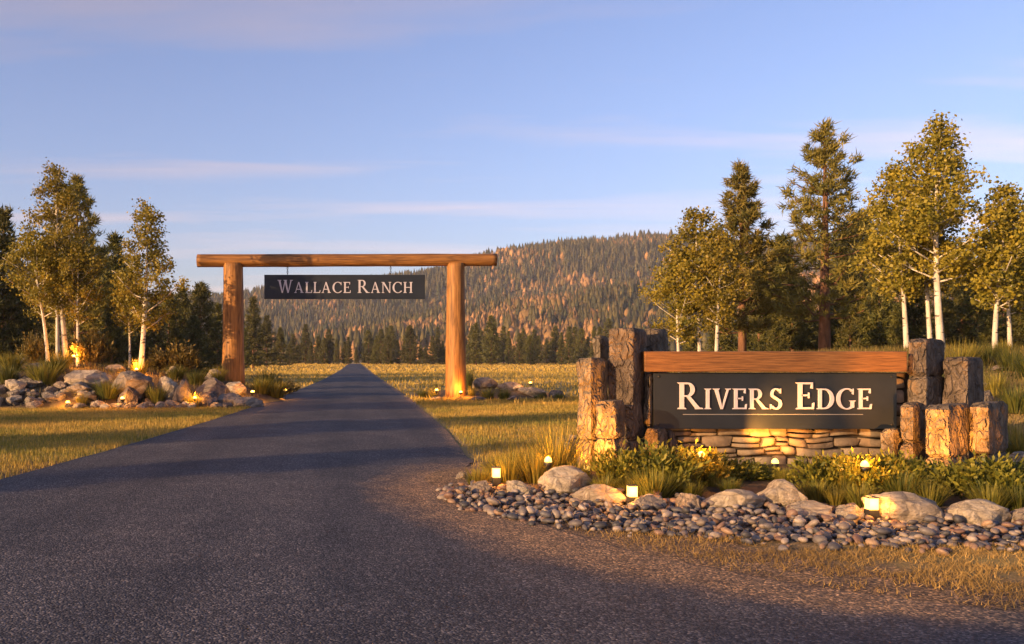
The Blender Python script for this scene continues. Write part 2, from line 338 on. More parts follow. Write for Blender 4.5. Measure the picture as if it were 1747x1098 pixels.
def forest():
    n = 40000; y = 400+NR.random(n)**.8*1050; x = (NR.random(n)*1.35-.48)*y
    z = hz_at(x, y); slope_front = y < DF+60
    keep = z > 1.0; x, y, z, slope_front = x[keep], y[keep], z[keep], slope_front[keep]; n = len(x)
    px = VX+x*F/y; patch = np.array([noise.noise(Vector((a*.007, b*.009, 5)))+.5*noise.noise(Vector((a*.022, b*.028, 2))) for a, b in zip(x, y)])
    brown = (NR.random(n) < np.where(slope_front, .80+patch*1.5, .24+patch*1.2)); H = np.where(brown, 9, 13)*(.55+.85*NR.random(n)); W = np.where(brown, .32, .24)*H*(.8+.4*NR.random(n)); lump = brown & (NR.random(n) < .22)
    # conifer template: three ragged skirts; broadleaf template: uneven lump
    def skirt(z0, z1, r, k, ph): 
        a = np.arange(k)*2*np.pi/k+ph; rr = r*np.where(np.arange(k) % 2, 1.0, .62)
        return np.concatenate([np.stack([np.cos(a)*rr, np.sin(a)*rr, np.full(k, z0)], 1), [[0, 0, z1]]]), [(i, (i+1) % k, k) for i in range(k)]
    V1, F1 = [], []; o = 0
    for z0, z1, r, ph in ((.05, .55, 1., 0), (.32, .8, .72, .5), (.6, 1.0, .42, 1.)):
        v, f = skirt(z0, z1, r, 8, ph); V1.append(v); F1 += [tuple(i+o for i in q) for q in f]; o += len(v)
    V1 = np.concatenate(V1); F1 = np.array(F1)
    bm = bmesh.new(); bmesh.ops.create_icosphere(bm, subdivisions=1, radius=1); bm.verts.ensure_lookup_table()
    V2 = np.array([v.co[:] for v in bm.verts]); F2 = np.array([[q.index for q in f.verts] for f in bm.faces]); bm.free()
    V2 = V2*(1+.28*NR.standard_normal((len(V2), 1)).clip(-1.3, 1.3)); V2[:, :2] *= (1.1-.45*V2[:, 2:3]); V2[:, 2] = V2[:, 2]*.5+.5
    allV, allF, allC, base = [], [], [], 0
    for sel, TV, TF, cn in ((~brown, V1, F1, 0), (brown & ~lump, V1, F1, 1), (lump, V2, F2, 1)):
        ii = np.where(sel)[0]; m = len(ii); a = NR.random(m)*6.28; ca, sa = np.cos(a)[:, None], np.sin(a)[:, None]
        vx = (TV[None, :, 0]*ca-TV[None, :, 1]*sa)*W[ii, None]; vy = (TV[None, :, 0]*sa+TV[None, :, 1]*ca)*W[ii, None]; vz = TV[None, :, 2]*H[ii, None]
        allV.append(np.stack([vx+x[ii, None], vy+y[ii, None], vz+z[ii, None]-.6], -1).reshape(-1, 3))
        allF.append((TF[None]+(np.arange(m)*len(TV))[:, None, None]+base).reshape(-1, 3)); base += m*len(TV)
        t = NR.random((m, 1))
        if not cn: c = np.array([[.030, .040, .018]])*(1-t)+np.array([[.13, .10, .03]])*t
        else: c = np.array([[.16, .105, .03]])*(1-t)+np.array([[.42, .22, .085]])*t
        allC.append(np.repeat(c*(.75+.5*NR.random((m, 1))), len(TV), 0))
    me = mesh_np('hillside_forest', np.concatenate(allV), np.concatenate(allF), np.concatenate(allC))
    tag(ob('hillside_forest', me, M['hillleaf']), 'far mixed forest of conifers and brown broadleaf trees covering the hillside', 'forest', kind='stuff')
forest()
# ------------------------------------------------------------------ trees
def diamonds(C, size, rng, flat=0.0):
    n = len(C); u = rng.standard_normal((n, 3)); u /= np.linalg.norm(u, axis=1, keepdims=True)
    w = rng.standard_normal((n, 3)); w[:, 2] *= (1-flat); v = np.cross(u, w); v /= np.linalg.norm(v, axis=1, keepdims=True)+1e-9
    s = (size*(.45+1.0*rng.random((n, 1))))*.5
    V = np.stack([C-u*s, C-v*s*.8, C+u*s, C+v*s*.8], 1).reshape(-1, 3)
    return V, np.arange(4*n).reshape(n, 4)
def aspen(seed, H, crown_lo, rad, leaves=7000, lean=0.0, leaf=.09, trunk_r=.1, cols=((.10, .105, .014), (.40, .29, .03))):
    leaves = int(leaves*1.25); rng = np.random.default_rng(seed); rr = random.Random(seed); root = empty('aspen_tree', (0, 0, 0))
    tp = []; nseg = 12; wx, wy = rr.uniform(0, 9), rr.uniform(0, 9)
    for i in range(nseg+1):
        t = i/nseg; tp.append(Vector((lean*H*t**1.3+.05*H*.3*math.sin(wx+3*t)-.05*H*.3*math.sin(wx), .04*H*.3*(math.sin(wy+4*t)-math.sin(wy)), t*H*.97-.15)))
    tr = [trunk_r*(1-.9*(i/nseg)**.9)*(1.25 if i == 0 else 1) for i in range(nseg+1)]
    mb = MB(); mb.tube(tp, tr, 9)
    def at(t): k = min(int(t*nseg), nseg-1); return tp[k].lerp(tp[k+1], t*nseg-k)
    br = mb; cent = []; wts = []
    for i in range(34):
        t = crown_lo*.85+(1-crown_lo*.85)*((i+rr.random())/34)*.97; p = at(t); az = i*2.4+rr.uniform(-.5, .5)
        tc_ = max(0, (t-crown_lo*.85)/(1-crown_lo*.85)); env = rad*(math.sin(math.pi*min(1, .16+tc_*.86)**.8)**.75)*rr.uniform(.6, 1.15)
        up = rr.uniform(.45, 1.1); L = max(env, .25)
        e = p+Vector((math.cos(az)*L, math.sin(az)*L, up*L*.75)); m = p.lerp(e, .5)+Vector((0, 0, -.05*L)); r0 = max(.012, trunk_r*.34*(1-t*.7))
        br.tube([p, m, e], [r0, r0*.7, r0*.3], 5)
        for j in range(5):
            s = rr.uniform(.35, 1.0); q = p.lerp(e, s)+Vector((rr.gauss(0, .22), rr.gauss(0, .22), rr.gauss(.05, .2)))*L*.55
            br.tube([p.lerp(e, s*.8), q], [r0*.35, r0*.12], 4, False); cent.append(q); wts.append(.3+L)
    br.build('trunk', M['aspbark'], root, True)
    cent = np.array(cent); wts = np.array(wts)/np.sum(wts); k = rng.choice(len(cent), leaves, p=wts)
    C = cent[k]+rng.standard_normal((leaves, 3))*np.array([.135, .135, .12])*(.5+rad*.42)
    V, Fc = diamonds(C, leaf, rng)
    ct = rng.random((len(cent), 1))[k]*.55+rng.random((leaves, 1))*.45
    c = np.array(cols[0])*(1-ct)+np.array(cols[1])*ct
    ob('crown', mesh_np('aspen_crown', V, Fc, np.repeat(c, 4, 0)), M['aspleaf'], root)
    return root
def pine(seed, H, rad, lo=.16, levels=17, clumps=8, needle=.30, col=((.06, .072, .014), (.28, .215, .035)), trunk_r=.16, per=22, name='pine_tree', shape=.72):
    rng = np.random.default_rng(seed); rr = random.Random(seed); root = empty(name, (0, 0, 0))
    mb = MB(); mb.tube([(0, 0, -.2), (.02, 0, H*.3), (-.02, .02, H*.65), (0, 0, H*.98)], [trunk_r*1.2, trunk_r*.85, trunk_r*.5, .02], 9)
    br = mb; C = []; D = []
    for i in range(levels):
        t = lo+(1-lo)*(i/(levels-1))**.92*.97; env = rad*(1-((t-lo)/(1-lo)))**shape+.10
        if t < lo+.12: env *= .75
        nb = rr.randint(4, 6)
        for j in range(nb):
            az = j*6.283/nb+i*1.9+rr.uniform(-.35, .35); L = env*rr.uniform(.6, 1.18); z = t*H+rr.uniform(-.15, .15)
            rise = (-.12+.75*t)*L; p = Vector((0, 0, z)); e = Vector((math.cos(az)*L, math.sin(az)*L, z+rise+.12*L)); m = p.lerp(e, .55)-Vector((0, 0, .10*L))
            r0 = .012+.03*(1-t)*trunk_r/.16; br.tube([p, m, e], [r0, r0*.7, r0*.3], 5, False)
            for q in range(max(2, int(clumps*L/rad*1.6)+2)):
                s = 1-.78*rr.random()**1.4; a = p.lerp(m, s/.55) if s < .55 else m.lerp(e, (s-.55)/.45)
                side = Vector((-math.sin(az), math.cos(az), 0))*rr.gauss(0, .2)*L*(1.25-s*.4)
                C.append(a+side+Vector((0, 0, rr.uniform(-.02, .14)))); D.append(Vector((math.cos(az)*.7, math.sin(az)*.7, .75))+side.normalized()*.3)
    br.build('trunk', M['pinebark'], root, True)
    for j in range(6): C.append(Vector((rr.gauss(0, .05), rr.gauss(0, .05), H*(.93+.012*j)))); D.append(Vector((rr.gauss(0, .3), rr.gauss(0, .3), 1)))
    C = np.array(C); D = np.array([d.normalized()[:] for d in D]); n = len(C)
    dirs = np.repeat(D, per, 0)*.75+rng.standard_normal((n*per, 3))*.75; dirs /= np.linalg.norm(dirs, axis=1, keepdims=True)
    c0 = np.repeat(C, per, 0)+rng.standard_normal((n*per, 3))*needle*.22; Ln = needle*(.6+.6*rng.random((n*per, 1)))
    sd = np.cross(dirs, rng.standard_normal((n*per, 3))); sd /= np.linalg.norm(sd, axis=1, keepdims=True); w = needle*.085 if per > 15 else needle*.11
    V = np.stack([c0-sd*w, c0+sd*w, c0+dirs*Ln], 1).reshape(-1, 3); Fc = np.arange(3*n*per).reshape(-1, 3)
    t = np.repeat(rng.random((n, 1))*.6, per, 0)+rng.random((n*per, 1))*.4; c = np.array(col[0])*(1-t)+np.array(col[1])*t
    ob('crown', mesh_np('pine_crown', V, Fc, np.repeat(c, 3, 0)), M['needle'], root)
    return root
def put(root, px, d, label, cat, group=None, rz=None, s=1.0, z=None):
    x = X(px, d); root.location = (x, d, (ghf(x, d) if z is None else z)); root.rotation_euler.z = R.uniform(0, 6.28) if rz is None else rz; root.scale = (s, s, s)
    return tag(root, label, cat, group)
put(aspen(1, 5.4, .42, 1.25, 6000, -.10, trunk_r=.085), 82, 33.2, 'short aspen leaning away from the log gateway in the rockery clump', 'tree', rz=0)
put(aspen(2, 7.9, .36, 1.45, 9500, -.02, trunk_r=.13), 113, 33.6, 'tallest white trunked aspen of the rockery clump', 'tree', rz=0)
put(aspen(3, 6.6, .40, 1.2, 5000, .02, trunk_r=.10), 99, 36, 'brownish trunked aspen behind the tallest aspen in the rockery', 'tree', rz=0)
put(aspen(4, 5.0, .40, 1.05, 4200, .05, trunk_r=.075), 133, 33.0, 'slim aspen with forked trunk beside the tallest rockery aspen', 'tree', rz=0)
put(aspen(5, 6.5, .30, 1.22, 7500, .02, trunk_r=.12), 240, 32.2, 'lone white aspen on the rockery next to the log gateway', 'tree', rz=0)
put(aspen(6, 3.9, .45, .75, 2200, .0, trunk_r=.055), 221, 33.5, 'thin sapling aspen beside the lone rockery aspen', 'tree', rz=0)
put(pine(11, 9.4, 2.2, .2, 17, shape=.9), 132, 40, 'green pine rising behind the rockery aspens', 'tree', z=.4)
put(aspen(7, 4.4, .3, 1.1, 5200, -.02, trunk_r=.07), 1160, 30, 'small bushy aspen beside the stone columns with chipped tops', 'tree', rz=0)
put(aspen(8, 5.8, .34, 1.05, 6500, .0, trunk_r=.08), 1194, 30, 'slender golden aspen standing behind the timber beam end', 'tree', rz=0)
put(aspen(9, 4.9, .36, .8, 4000, .02, trunk_r=.075), 1222, 29, 'thin forked aspen next to the smaller pine', 'tree', rz=0)
put(pine(12, 7.8, 1.85, .2, 15, shape=.9, trunk_r=.15), 1266, 34, 'smaller narrow pine behind the sign', 'tree')
put(pine(13, 8.9, 2.75, .2, 15, clumps=9, shape=.9, trunk_r=.2), 1407, 33, 'broad red barked pine towering behind the sign', 'tree')
put(aspen(14, 5.9, .34, 1.15, 7000, -.05, trunk_r=.085), 1547, 26.5, 'leaning aspen between the broad pine and the tallest aspen', 'tree', rz=0)
put(aspen(15, 6.9, .36, 1.35, 10000, .01, trunk_r=.115), 1606, 25, 'tallest aspen with thick pale trunk on the berm', 'tree', rz=0)
put(aspen(16, 5.4, .4, 1.0, 5000, -.02, trunk_r=.08), 1588, 26.5, 'thinner aspen close behind the tallest aspen', 'tree', rz=0)
put(aspen(17, 4.9, .32, .95, 5500, .02, trunk_r=.08), 1697, 24.5, 'forked aspen growing at the grassy end of the berm', 'tree', rz=0)
put(aspen(18, 4.5, .34, .85, 4500, .02, trunk_r=.07), 1724, 25.5, 'straight slim aspen beside the forked berm aspen', 'tree', rz=0)
put(aspen(19, 5.2, .32, 1.0, 5500, .0, trunk_r=.08), 1775, 26, 'aspen at the far end of the berm past the slim aspen', 'tree', rz=0)
# dark conifers of the middle distance: four models, copied
proto = [pine(30+i, 10, r, .07, 17, clumps=7, needle=.5, per=12, trunk_r=.17, col=((.036, .048, .012), (.15, .13, .024)), name='conifer_tree', shape=s) for i, (r, s) in enumerate(((2.2, .8), (1.8, .95), (2.5, .7), (2.0, .85)))]
fresh = list(proto)
def conifer(px, top, d, label, group, z=None):
    i = R.randrange(4); o = proto[i]
    if o in fresh: fresh.remove(o)
    else: o = copy_tree(o)
    x = X(px, d); z0 = ghf(x, d) if z is None else z; H = Zp(top, d)-z0; s = H/10
    o.location = (x, d, z0-.05); o.rotation_euler.z = R.uniform(0, 6.28); w = s*R.uniform(.9, 1.2); o.scale = (w, w, s)
    tag(o, label, 'tree', group); return o
for px, top, d in ((6, 362, 50), (-40, 400, 48), (34, 450, 56), (62, 440, 66), (160, 425, 62), (196, 405, 57), (228, 470, 64), (262, 515, 62), (288, 500, 74), (312, 492, 80), (342, 484, 74), (372, 520, 78), (108, 470, 58), (140, 500, 54), (80, 520, 52), (20, 520, 52), (190, 520, 54), (245, 545, 58), (330, 540, 66), (-20, 480, 54), (300, 560, 58)):
    conifer(px, top, d, 'tall dark conifer overtopping the dense stand behind the rockery' if top < 460 else 'lower dark conifer filling the dense stand behind the rockery', 'conifers behind the rockery')
for px, top, d in ((432, 508, 150), (455, 540, 165), (478, 560, 180), (405, 540, 140), (494, 585, 200), (418, 560, 130)):
    conifer(px, top, d, 'dark conifer at the field edge seen beside the thicker gate post', 'conifers at the field edge')
for px, top, d in ((1295, 440, 46), (1335, 405, 50), (1352, 470, 44), (1440, 440, 46), (1470, 372, 48), (1500, 450, 44), (1560, 440, 46), (1640, 420, 45), (1668, 450, 40), (1712, 430, 44), (1745, 395, 46), (1790, 410, 44), (1230, 500, 52), (1130, 560, 60), (1180, 545, 56), (1320, 530, 42), (1380, 520, 44), (1450, 530, 42), (1530, 520, 42), (1610, 510, 40), (1690, 520, 38), (1740, 510, 38), (1270, 540, 44)):
    conifer(px, top, d, 'tall dark conifer rising from the stand behind the berm aspens' if top < 460 else 'lower dark conifer filling the shady stand behind the berm aspens', 'conifers behind the berm')
pxs = 500
while pxs < 1130:
    d = R.uniform(235, 300); top = R.uniform(556, 590)-(14 if R.random() < .2 else 0)
    if 596 < pxs < 622: top = 592; d = 305
    conifer(pxs, top, d, 'conifer in the tree line along the far edge of the field', 'tree line beyond the field', z=0); pxs += R.uniform(6, 15)
for px, top, d in ((838, 540, 215), (812, 552, 220), (700, 556, 225), (958, 568, 220), (662, 572, 230), (905, 572, 225)):
    conifer(px, top, d, 'taller conifer standing out of the far tree line', 'taller conifers of the tree line', z=0)
# trees beside the camera whose shadows fall across the drive
for x, y, H in ((-25, -13.8, 10), (-24, -1.0, 8), (-24, 5.5, 10), (-27, 12.5, 11), (-25, -16, 12), (-30, -21, 14), (-20, -19, 9), (-36, -28, 15)):
    o = conifer(0, 0, 10, 'conifer out on the open side of the drive casting long shade', 'conifers shading the drive', z=0); o.location = (x, y, 0); o.scale = (H/10*1.1, H/10*1.1, H/10)
# ------------------------------------------------------------------ grass
def blades(name, P, h, w, c0, c1, label, lean=.45, cat='grass', seed=1):
    rng = np.random.default_rng(seed); n = len(P); a = rng.random(n)*6.283; hh = h*(.5+rng.random(n)); ln = lean*rng.random(n)*hh; b = rng.random(n)*6.283
    dx, dy = np.cos(a)*w/2, np.sin(a)*w/2; z = P[:, 2]
    V = np.stack([np.stack([P[:, 0]-dx, P[:, 1]-dy, z-.01], 1), np.stack([P[:, 0]+dx, P[:, 1]+dy, z-.01], 1), np.stack([P[:, 0]+np.cos(b)*ln, P[:, 1]+np.sin(b)*ln, z+hh], 1)], 1).reshape(-1, 3)
    pt = np.array([noise.noise(Vector((x*.35, y*.5, 2)))+.5*noise.noise(Vector((x*1.3, y*1.6, 4))) for x, y in P[:, :2]]); t = np.clip(.5+pt*.9+.25*rng.standard_normal(n), 0, 1)[:, None]
    c = (np.array(c0)*(1-t)+np.array(c1)*t)*(.75+.5*rng.random((n, 1)))
    o = ob(name, mesh_np(name, V, np.arange(3*n).reshape(n, 3), np.repeat(c, 3, 0)), M['grass']); return tag(o, label, cat, kind='stuff')
def pts(n, x0, x1, y0, y1, test, seed):
    rng = np.random.default_rng(seed); x = x0+rng.random(n)*(x1-x0); y = y0+rng.random(n)*(y1-y0); k = test(x, y); x, y = x[k], y[k]
    return np.stack([x, y, gh(x, y)], 1)
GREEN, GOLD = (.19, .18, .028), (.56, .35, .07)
blades('lawn_grass', pts(170000, -16, -3.2, 9, 29.5, lambda x, y: (x < xl(y)-.02) & (gh(x, y) < .03) & (x > -.42*y-1), 1), .075, .014, GREEN, GOLD, 'short golden green lawn between the drive and the rockery', seed=1)
blades('lawn_grass', pts(150000, 1.6, 14, 12, 37, lambda x, y: (x > xr(y)+.02+.25*np.random.default_rng(3).random(len(x))) & (gh(x, y) < .02) & ((y > 13.6) | (x < 1.9)), 2), .075, .014, GREEN, GOLD, 'short golden green lawn between the drive and the sign', seed=2)
blades('dry_grass', pts(80000, 1.5, 9, 5.6, 9.2, lambda x, y: (np.array([noise.noise(Vector((a*1.7, b*2.6, 8)))+.5*noise.noise(Vector((a*6, b*7, 1))) for a, b in zip(x, y)]) > -.16+.5*np.random.default_rng(6).random(len(x))-.25) & (y < pebble_front(x)+.05) & (x > xr(y)+.1+1.3*np.random.default_rng(5).random(len(x))**1.6), 3), .038, .008, (.24, .15, .045), (.52, .33, .10), 'trampled dry straw grass along the edge of the pebble bed', lean=2.2, seed=3)
blades('meadow_grass', pts(90000, -60, 60, 30, 110, lambda x, y: ((x < xl(y)-.05) | (x > xr(y)+.05)) & (gh(x, y) < .03) & (np.abs(x-.1*y) < .6*y), 4), .16, .07, (.30, .23, .04), (.62, .39, .075), 'golden meadow grass on either side of the drive beyond the gateway', seed=4)
blades('field_grass', pts(90000, -160, 200, 105, 330, lambda x, y: ((x < xl(y)-.2) | (x > xr(y)+.2)), 5), .22, .25, (.36, .26, .045), (.64, .40, .08), 'sunlit golden grass of the distant field', seed=5)
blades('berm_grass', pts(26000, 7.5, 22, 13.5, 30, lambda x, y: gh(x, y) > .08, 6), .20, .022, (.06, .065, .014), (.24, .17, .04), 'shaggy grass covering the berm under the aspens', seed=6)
blades('rockery_grass', pts(12000, -20, -3.4, 28, 40, lambda x, y: gh(x, y) > .1, 7), .16, .02, (.09, .09, .02), (.34, .23, .06), 'sparse grass growing between the rockery stones', seed=7)
# ------------------------------------------------------------------ rocks
def rock_mesh(seed, sub=4, ang=.5):
    bm = bmesh.new(); bmesh.ops.create_icosphere(bm, subdivisions=sub, radius=1); rr = random.Random(seed); off = Vector((rr.uniform(-50, 50), rr.uniform(-50, 50), rr.uniform(-50, 50)))
    planes = [(Vector((rr.gauss(0, 1), rr.gauss(0, 1), rr.gauss(0, .8))).normalized(), rr.uniform(.5, .82)) for _ in range(12)]
    for v in bm.verts:
        p = v.co.copy()
        for nrm, dd in planes:
            e = p.dot(nrm)-dd
            if e > 0: p -= nrm*e*.97
        p *= 1+.11*noise.fractal(p*1.8+off, 1, 2, 4)+.05*noise.fractal(p*5+off, 1, 2, 4); v.co = p
    xs = [v.co for v in bm.verts]; ex = [(max(abs(q[i]) for q in xs)) for i in range(3)]
    for v in bm.verts: v.co = Vector((v.co.x/ex[0], v.co.y/ex[1], v.co.z/ex[2]))
    me = bpy.data.meshes.new('boulder'); bm.to_mesh(me); bm.free(); me.polygons.foreach_set('use_smooth', np.ones(len(me.polygons), bool)); me.set_sharp_from_angle(angle=math.radians(32)); return me
RK = [rock_mesh(100+i) for i in range(9)]; RKG = []
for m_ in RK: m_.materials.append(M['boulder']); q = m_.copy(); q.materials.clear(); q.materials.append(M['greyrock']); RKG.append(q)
kk = [0]
def rock(x0, x1, y0, y1, label, d=None, grey=False, group=None, depth=.8, name='boulder'):
    """from its outline in the photograph; stands on the ground at its foot"""
    if d is None: d = F*EYE/(y1-HY)+.12
    kk[0] += 1; w = (x1-x0)*d/F; h = (y1-y0)*d/F; cx = X((x0+x1)/2, d); cy = d+w*depth*.35
    z = ghf(cx, cy); zt = Zp(y0, d); hh = max(zt-z, h*.5); hh = min(hh, h*1.5)
    o = ob(name, (RKG if grey else RK)[(kk[0]*5) % 9], None, None, (cx, cy, z+hh*.32), (R.uniform(-.06, .06), R.uniform(-.06, .06), R.uniform(-.4, .4)), (w*(.53 if d > 20 else .56), w*depth*.5, hh*(.70 if d > 20 else .82)))
    return tag(o, label, 'boulder' if name == 'boulder' else 'rock', group)
for a in ((778, 797, 806, 824, 'small whitish stone at the tip of the bed beside the drive'), (806, 842, 823, 847, 'small rounded beige stone beside the bollard light nearest the drive'),
          (864, 912, 824, 852, 'low wedge shaped beige stone between the first bollard and a large boulder'), (908, 1018, 803, 852, 'large cream boulder below the chunky stone columns'),
          (980, 1072, 830, 868, 'flat topped tan boulder touching the middle bollard light'), (1088, 1152, 847, 880, 'pinkish grey boulder just past the middle bollard light'),
          (1160, 1204, 841, 877, 'small upright brownish stone beside the long boulder'), (1198, 1314, 840, 878, 'long low cream boulder in the middle of the pebble bed edge'),
          (1304, 1394, 826, 875, 'tall pale faceted boulder at the end of the long boulder'), (1350, 1442, 861, 893, 'low tan boulder half buried in the pebbles'),
          (1436, 1482, 866, 896, 'small dark stone tucked behind the far bollard light'), (1496, 1616, 848, 900, 'big pale boulder beside the far bollard light'),
          (1622, 1744, 861, 906, 'wide sloping pinkish boulder below the leafy shrubs'), (1736, 1800, 868, 906, 'brown boulder at the end of the pebble bed')):
    rock(*a)
rock(952, 978, 738, 764, 'blue grey cobble behind the golden grass clump', d=14.2, grey=True); rock(968, 990, 734, 760, 'pale cobble leaning on the outermost stone column', d=14.4)
rock(1722, 1775, 772, 802, 'pale rock at the foot of the berm past the columns', d=13.2); rock(1672, 1705, 655, 672, 'flat tan stone on the berm above the columns', d=18); rock(1700, 1745, 650, 665, 'pale flat slab on the berm slope', d=19.5); rock(1680, 1700, 668, 684, 'dark stone on the berm just above the columns', d=17, grey=True)
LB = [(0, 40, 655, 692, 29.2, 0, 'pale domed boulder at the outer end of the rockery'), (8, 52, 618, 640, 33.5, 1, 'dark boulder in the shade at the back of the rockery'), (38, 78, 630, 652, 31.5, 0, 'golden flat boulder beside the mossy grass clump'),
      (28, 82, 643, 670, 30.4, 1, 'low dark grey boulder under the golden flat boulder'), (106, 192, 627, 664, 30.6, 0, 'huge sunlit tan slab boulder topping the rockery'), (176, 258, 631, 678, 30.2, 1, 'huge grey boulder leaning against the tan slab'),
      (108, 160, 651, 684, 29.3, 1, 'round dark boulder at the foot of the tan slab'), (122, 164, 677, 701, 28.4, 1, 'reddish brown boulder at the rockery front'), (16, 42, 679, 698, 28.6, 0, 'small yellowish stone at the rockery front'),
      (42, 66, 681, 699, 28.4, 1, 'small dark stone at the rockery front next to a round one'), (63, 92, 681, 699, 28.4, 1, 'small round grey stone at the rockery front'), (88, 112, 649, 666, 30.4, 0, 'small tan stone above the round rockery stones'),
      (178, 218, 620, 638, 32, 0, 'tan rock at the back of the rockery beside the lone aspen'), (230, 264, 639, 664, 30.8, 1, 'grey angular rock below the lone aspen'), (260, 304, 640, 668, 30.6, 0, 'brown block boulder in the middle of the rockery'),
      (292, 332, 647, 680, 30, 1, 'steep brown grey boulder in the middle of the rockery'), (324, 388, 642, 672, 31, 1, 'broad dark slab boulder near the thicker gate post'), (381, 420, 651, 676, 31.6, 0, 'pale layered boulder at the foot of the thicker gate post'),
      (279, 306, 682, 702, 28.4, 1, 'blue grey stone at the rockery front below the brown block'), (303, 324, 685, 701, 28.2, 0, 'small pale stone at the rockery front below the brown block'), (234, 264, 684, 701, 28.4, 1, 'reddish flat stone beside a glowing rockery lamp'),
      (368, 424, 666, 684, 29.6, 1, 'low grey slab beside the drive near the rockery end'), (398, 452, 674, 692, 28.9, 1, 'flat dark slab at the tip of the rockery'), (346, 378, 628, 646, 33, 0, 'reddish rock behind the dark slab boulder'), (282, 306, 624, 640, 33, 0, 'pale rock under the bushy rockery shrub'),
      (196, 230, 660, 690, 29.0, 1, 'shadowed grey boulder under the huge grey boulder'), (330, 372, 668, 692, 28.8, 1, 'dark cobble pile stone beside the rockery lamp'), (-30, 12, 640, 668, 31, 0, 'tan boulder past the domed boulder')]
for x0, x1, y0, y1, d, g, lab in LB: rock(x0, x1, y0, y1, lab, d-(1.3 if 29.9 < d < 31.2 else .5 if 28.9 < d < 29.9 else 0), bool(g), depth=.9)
for x0, x1, y0, y1, d, g, lab in ((796, 852, 644, 672, 37, 0, 'pale wedge boulder behind the slimmer gate post'), (848, 894, 650, 676, 36.4, 0, 'tan boulder in the bed beside the slimmer gate post'), (888, 944, 659, 684, 35, 1, 'grey slab pile stone next to the low shrubs by the gateway'),
      (938, 968, 663, 682, 35.2, 1, 'small grey rock at the end of the gateway bed'), (800, 832, 676, 688, 33.2, 1, 'small low stone at the foot of the slimmer gate post'), (866, 892, 675, 688, 33.4, 1, 'small grey stone in front of the gateway shrubs'), (730, 758, 676, 686, 34, 1, 'flat small stone between drive and slimmer gate post')): rock(x0, x1, y0, y1, lab, d, bool(g))
# cobbles filling the rockery front
for i in range(130):
    x = R.uniform(-13.5, -3.4); y = 28.0+R.random()**1.6*2.2+max(0, (x+6)*.25); s = R.uniform(.08, .26); z = ghf(x, y)
    if x > xl(y)-.3: continue
    tag(ob('cobble', (RKG if R.random() < .7 else RK)[R.randrange(9)], None, None, (x, y, z+s*.3), (0, 0, R.uniform(0, 6)), (s*1.2, s, s*.7)), 'fist sized cobble filling gaps along the rockery front', 'stone', 'rockery cobbles')
# river pebbles
def pebble_mesh(i):
    bm = bmesh.new(); bmesh.ops.create_uvsphere(bm, u_segments=10, v_segments=6, radius=1); rr = random.Random(i); off = Vector((rr.uniform(-9, 9), i, 0))
    for v in bm.verts: v.co *= 1+.20*noise.noise(v.co*1.1+off)
    me = bpy.data.meshes.new('pebble'); bm.to_mesh(me); bm.free(); me.polygons.foreach_set('use_smooth', np.ones(len(me.polygons), bool)); return me
PMS = [pebble_mesh(i) for i in range(6)]
PCOL = [(.075, .07, .075), (.12, .105, .10), (.19, .15, .12), (.22, .14, .09), (.15, .09, .065), (.27, .22, .18), (.05, .048, .05)]
PM2 = []
for ci, c in enumerate(PCOL):
    pm = mat('pebble_tone', tuple(k*.8 for k in c), tuple(min(1, k*1.2) for k in c), 3, .5, .15, 9, rnd=.2, bdist=.02)
    for k in range(2): q = PMS[(ci*2+k) % 6].copy(); q.materials.append(pm); PM2.append(q)
cand = []
rr = random.Random(5)
for i in range(5200):
    x = rr.uniform(1.0, 6.6); f, b = float(pebble_front(x)), float(pebble_back(x)); y = rr.uniform(f-.03, b)
    if rr.random() < .04: y = f-abs(rr.gauss(0, .18))
    s = rr.uniform(.022, .055)*(.8 if rr.random() < .5 else 1.1)
    if any((x-a)**2+(y-c)**2 < ((s+t)*.78)**2 for a, c, t, _ in cand[-2600:]): 
        if rr.random() < .9: continue
        cand.append((x, y, s, .05)); continue
    cand.append((x, y, s, 0))
cand.sort(key=lambda p: -p[2]/p[1])
TV = [np.array([v.co[:] for v in m.vertices]) for m in PMS]; TQ = []
for m in PMS:
    bm = bmesh.new(); bm.from_mesh(m); bmesh.ops.triangulate(bm, faces=bm.faces[:]); TQ.append(np.array([[v.index for v in f.verts] for f in bm.faces])); bm.free()
sv, sf, sc_, base = [], [], [], 0
for i, (x, y, s, up) in enumerate(cand):
    z = ghf(x, y)+s*.35+up+.02*rr.random(); rot = (rr.gauss(0, .3), rr.gauss(0, .3), rr.uniform(0, 6.28)); sx, sy, sz = s*rr.uniform(1, 1.35), s*rr.uniform(.75, 1), s*rr.uniform(.5, .75)
    if i < 300: tag(ob('river_pebble', PM2[rr.randrange(len(PM2))], None, None, (x, y, z), rot, (sx, sy, sz)), 'smooth rounded river pebble in the bed in front of the sign', 'pebble', 'river pebbles in front of the sign')
    else:
        k = rr.randrange(6); mtx = Matrix.LocRotScale(Vector((x, y, z)), __import__('mathutils').Euler(rot), Vector((sx, sy, sz))); A = np.array(mtx)
        v = TV[k]@A[:3, :3].T+A[:3, 3]; sv.append(v); sf.append(TQ[k]+base); base += len(v); c = PCOL[rr.randrange(7)]; g = rr.uniform(.75, 1.25); sc_.append(np.tile(np.array(c)*g, (len(v), 1)))
tag(ob('river_pebbles', mesh_np('river_pebbles', np.concatenate(sv), np.concatenate(sf), np.concatenate(sc_), True), M['pebbles']), 'bed of smaller mixed river pebbles around the larger ones', 'pebbles', kind='stuff')
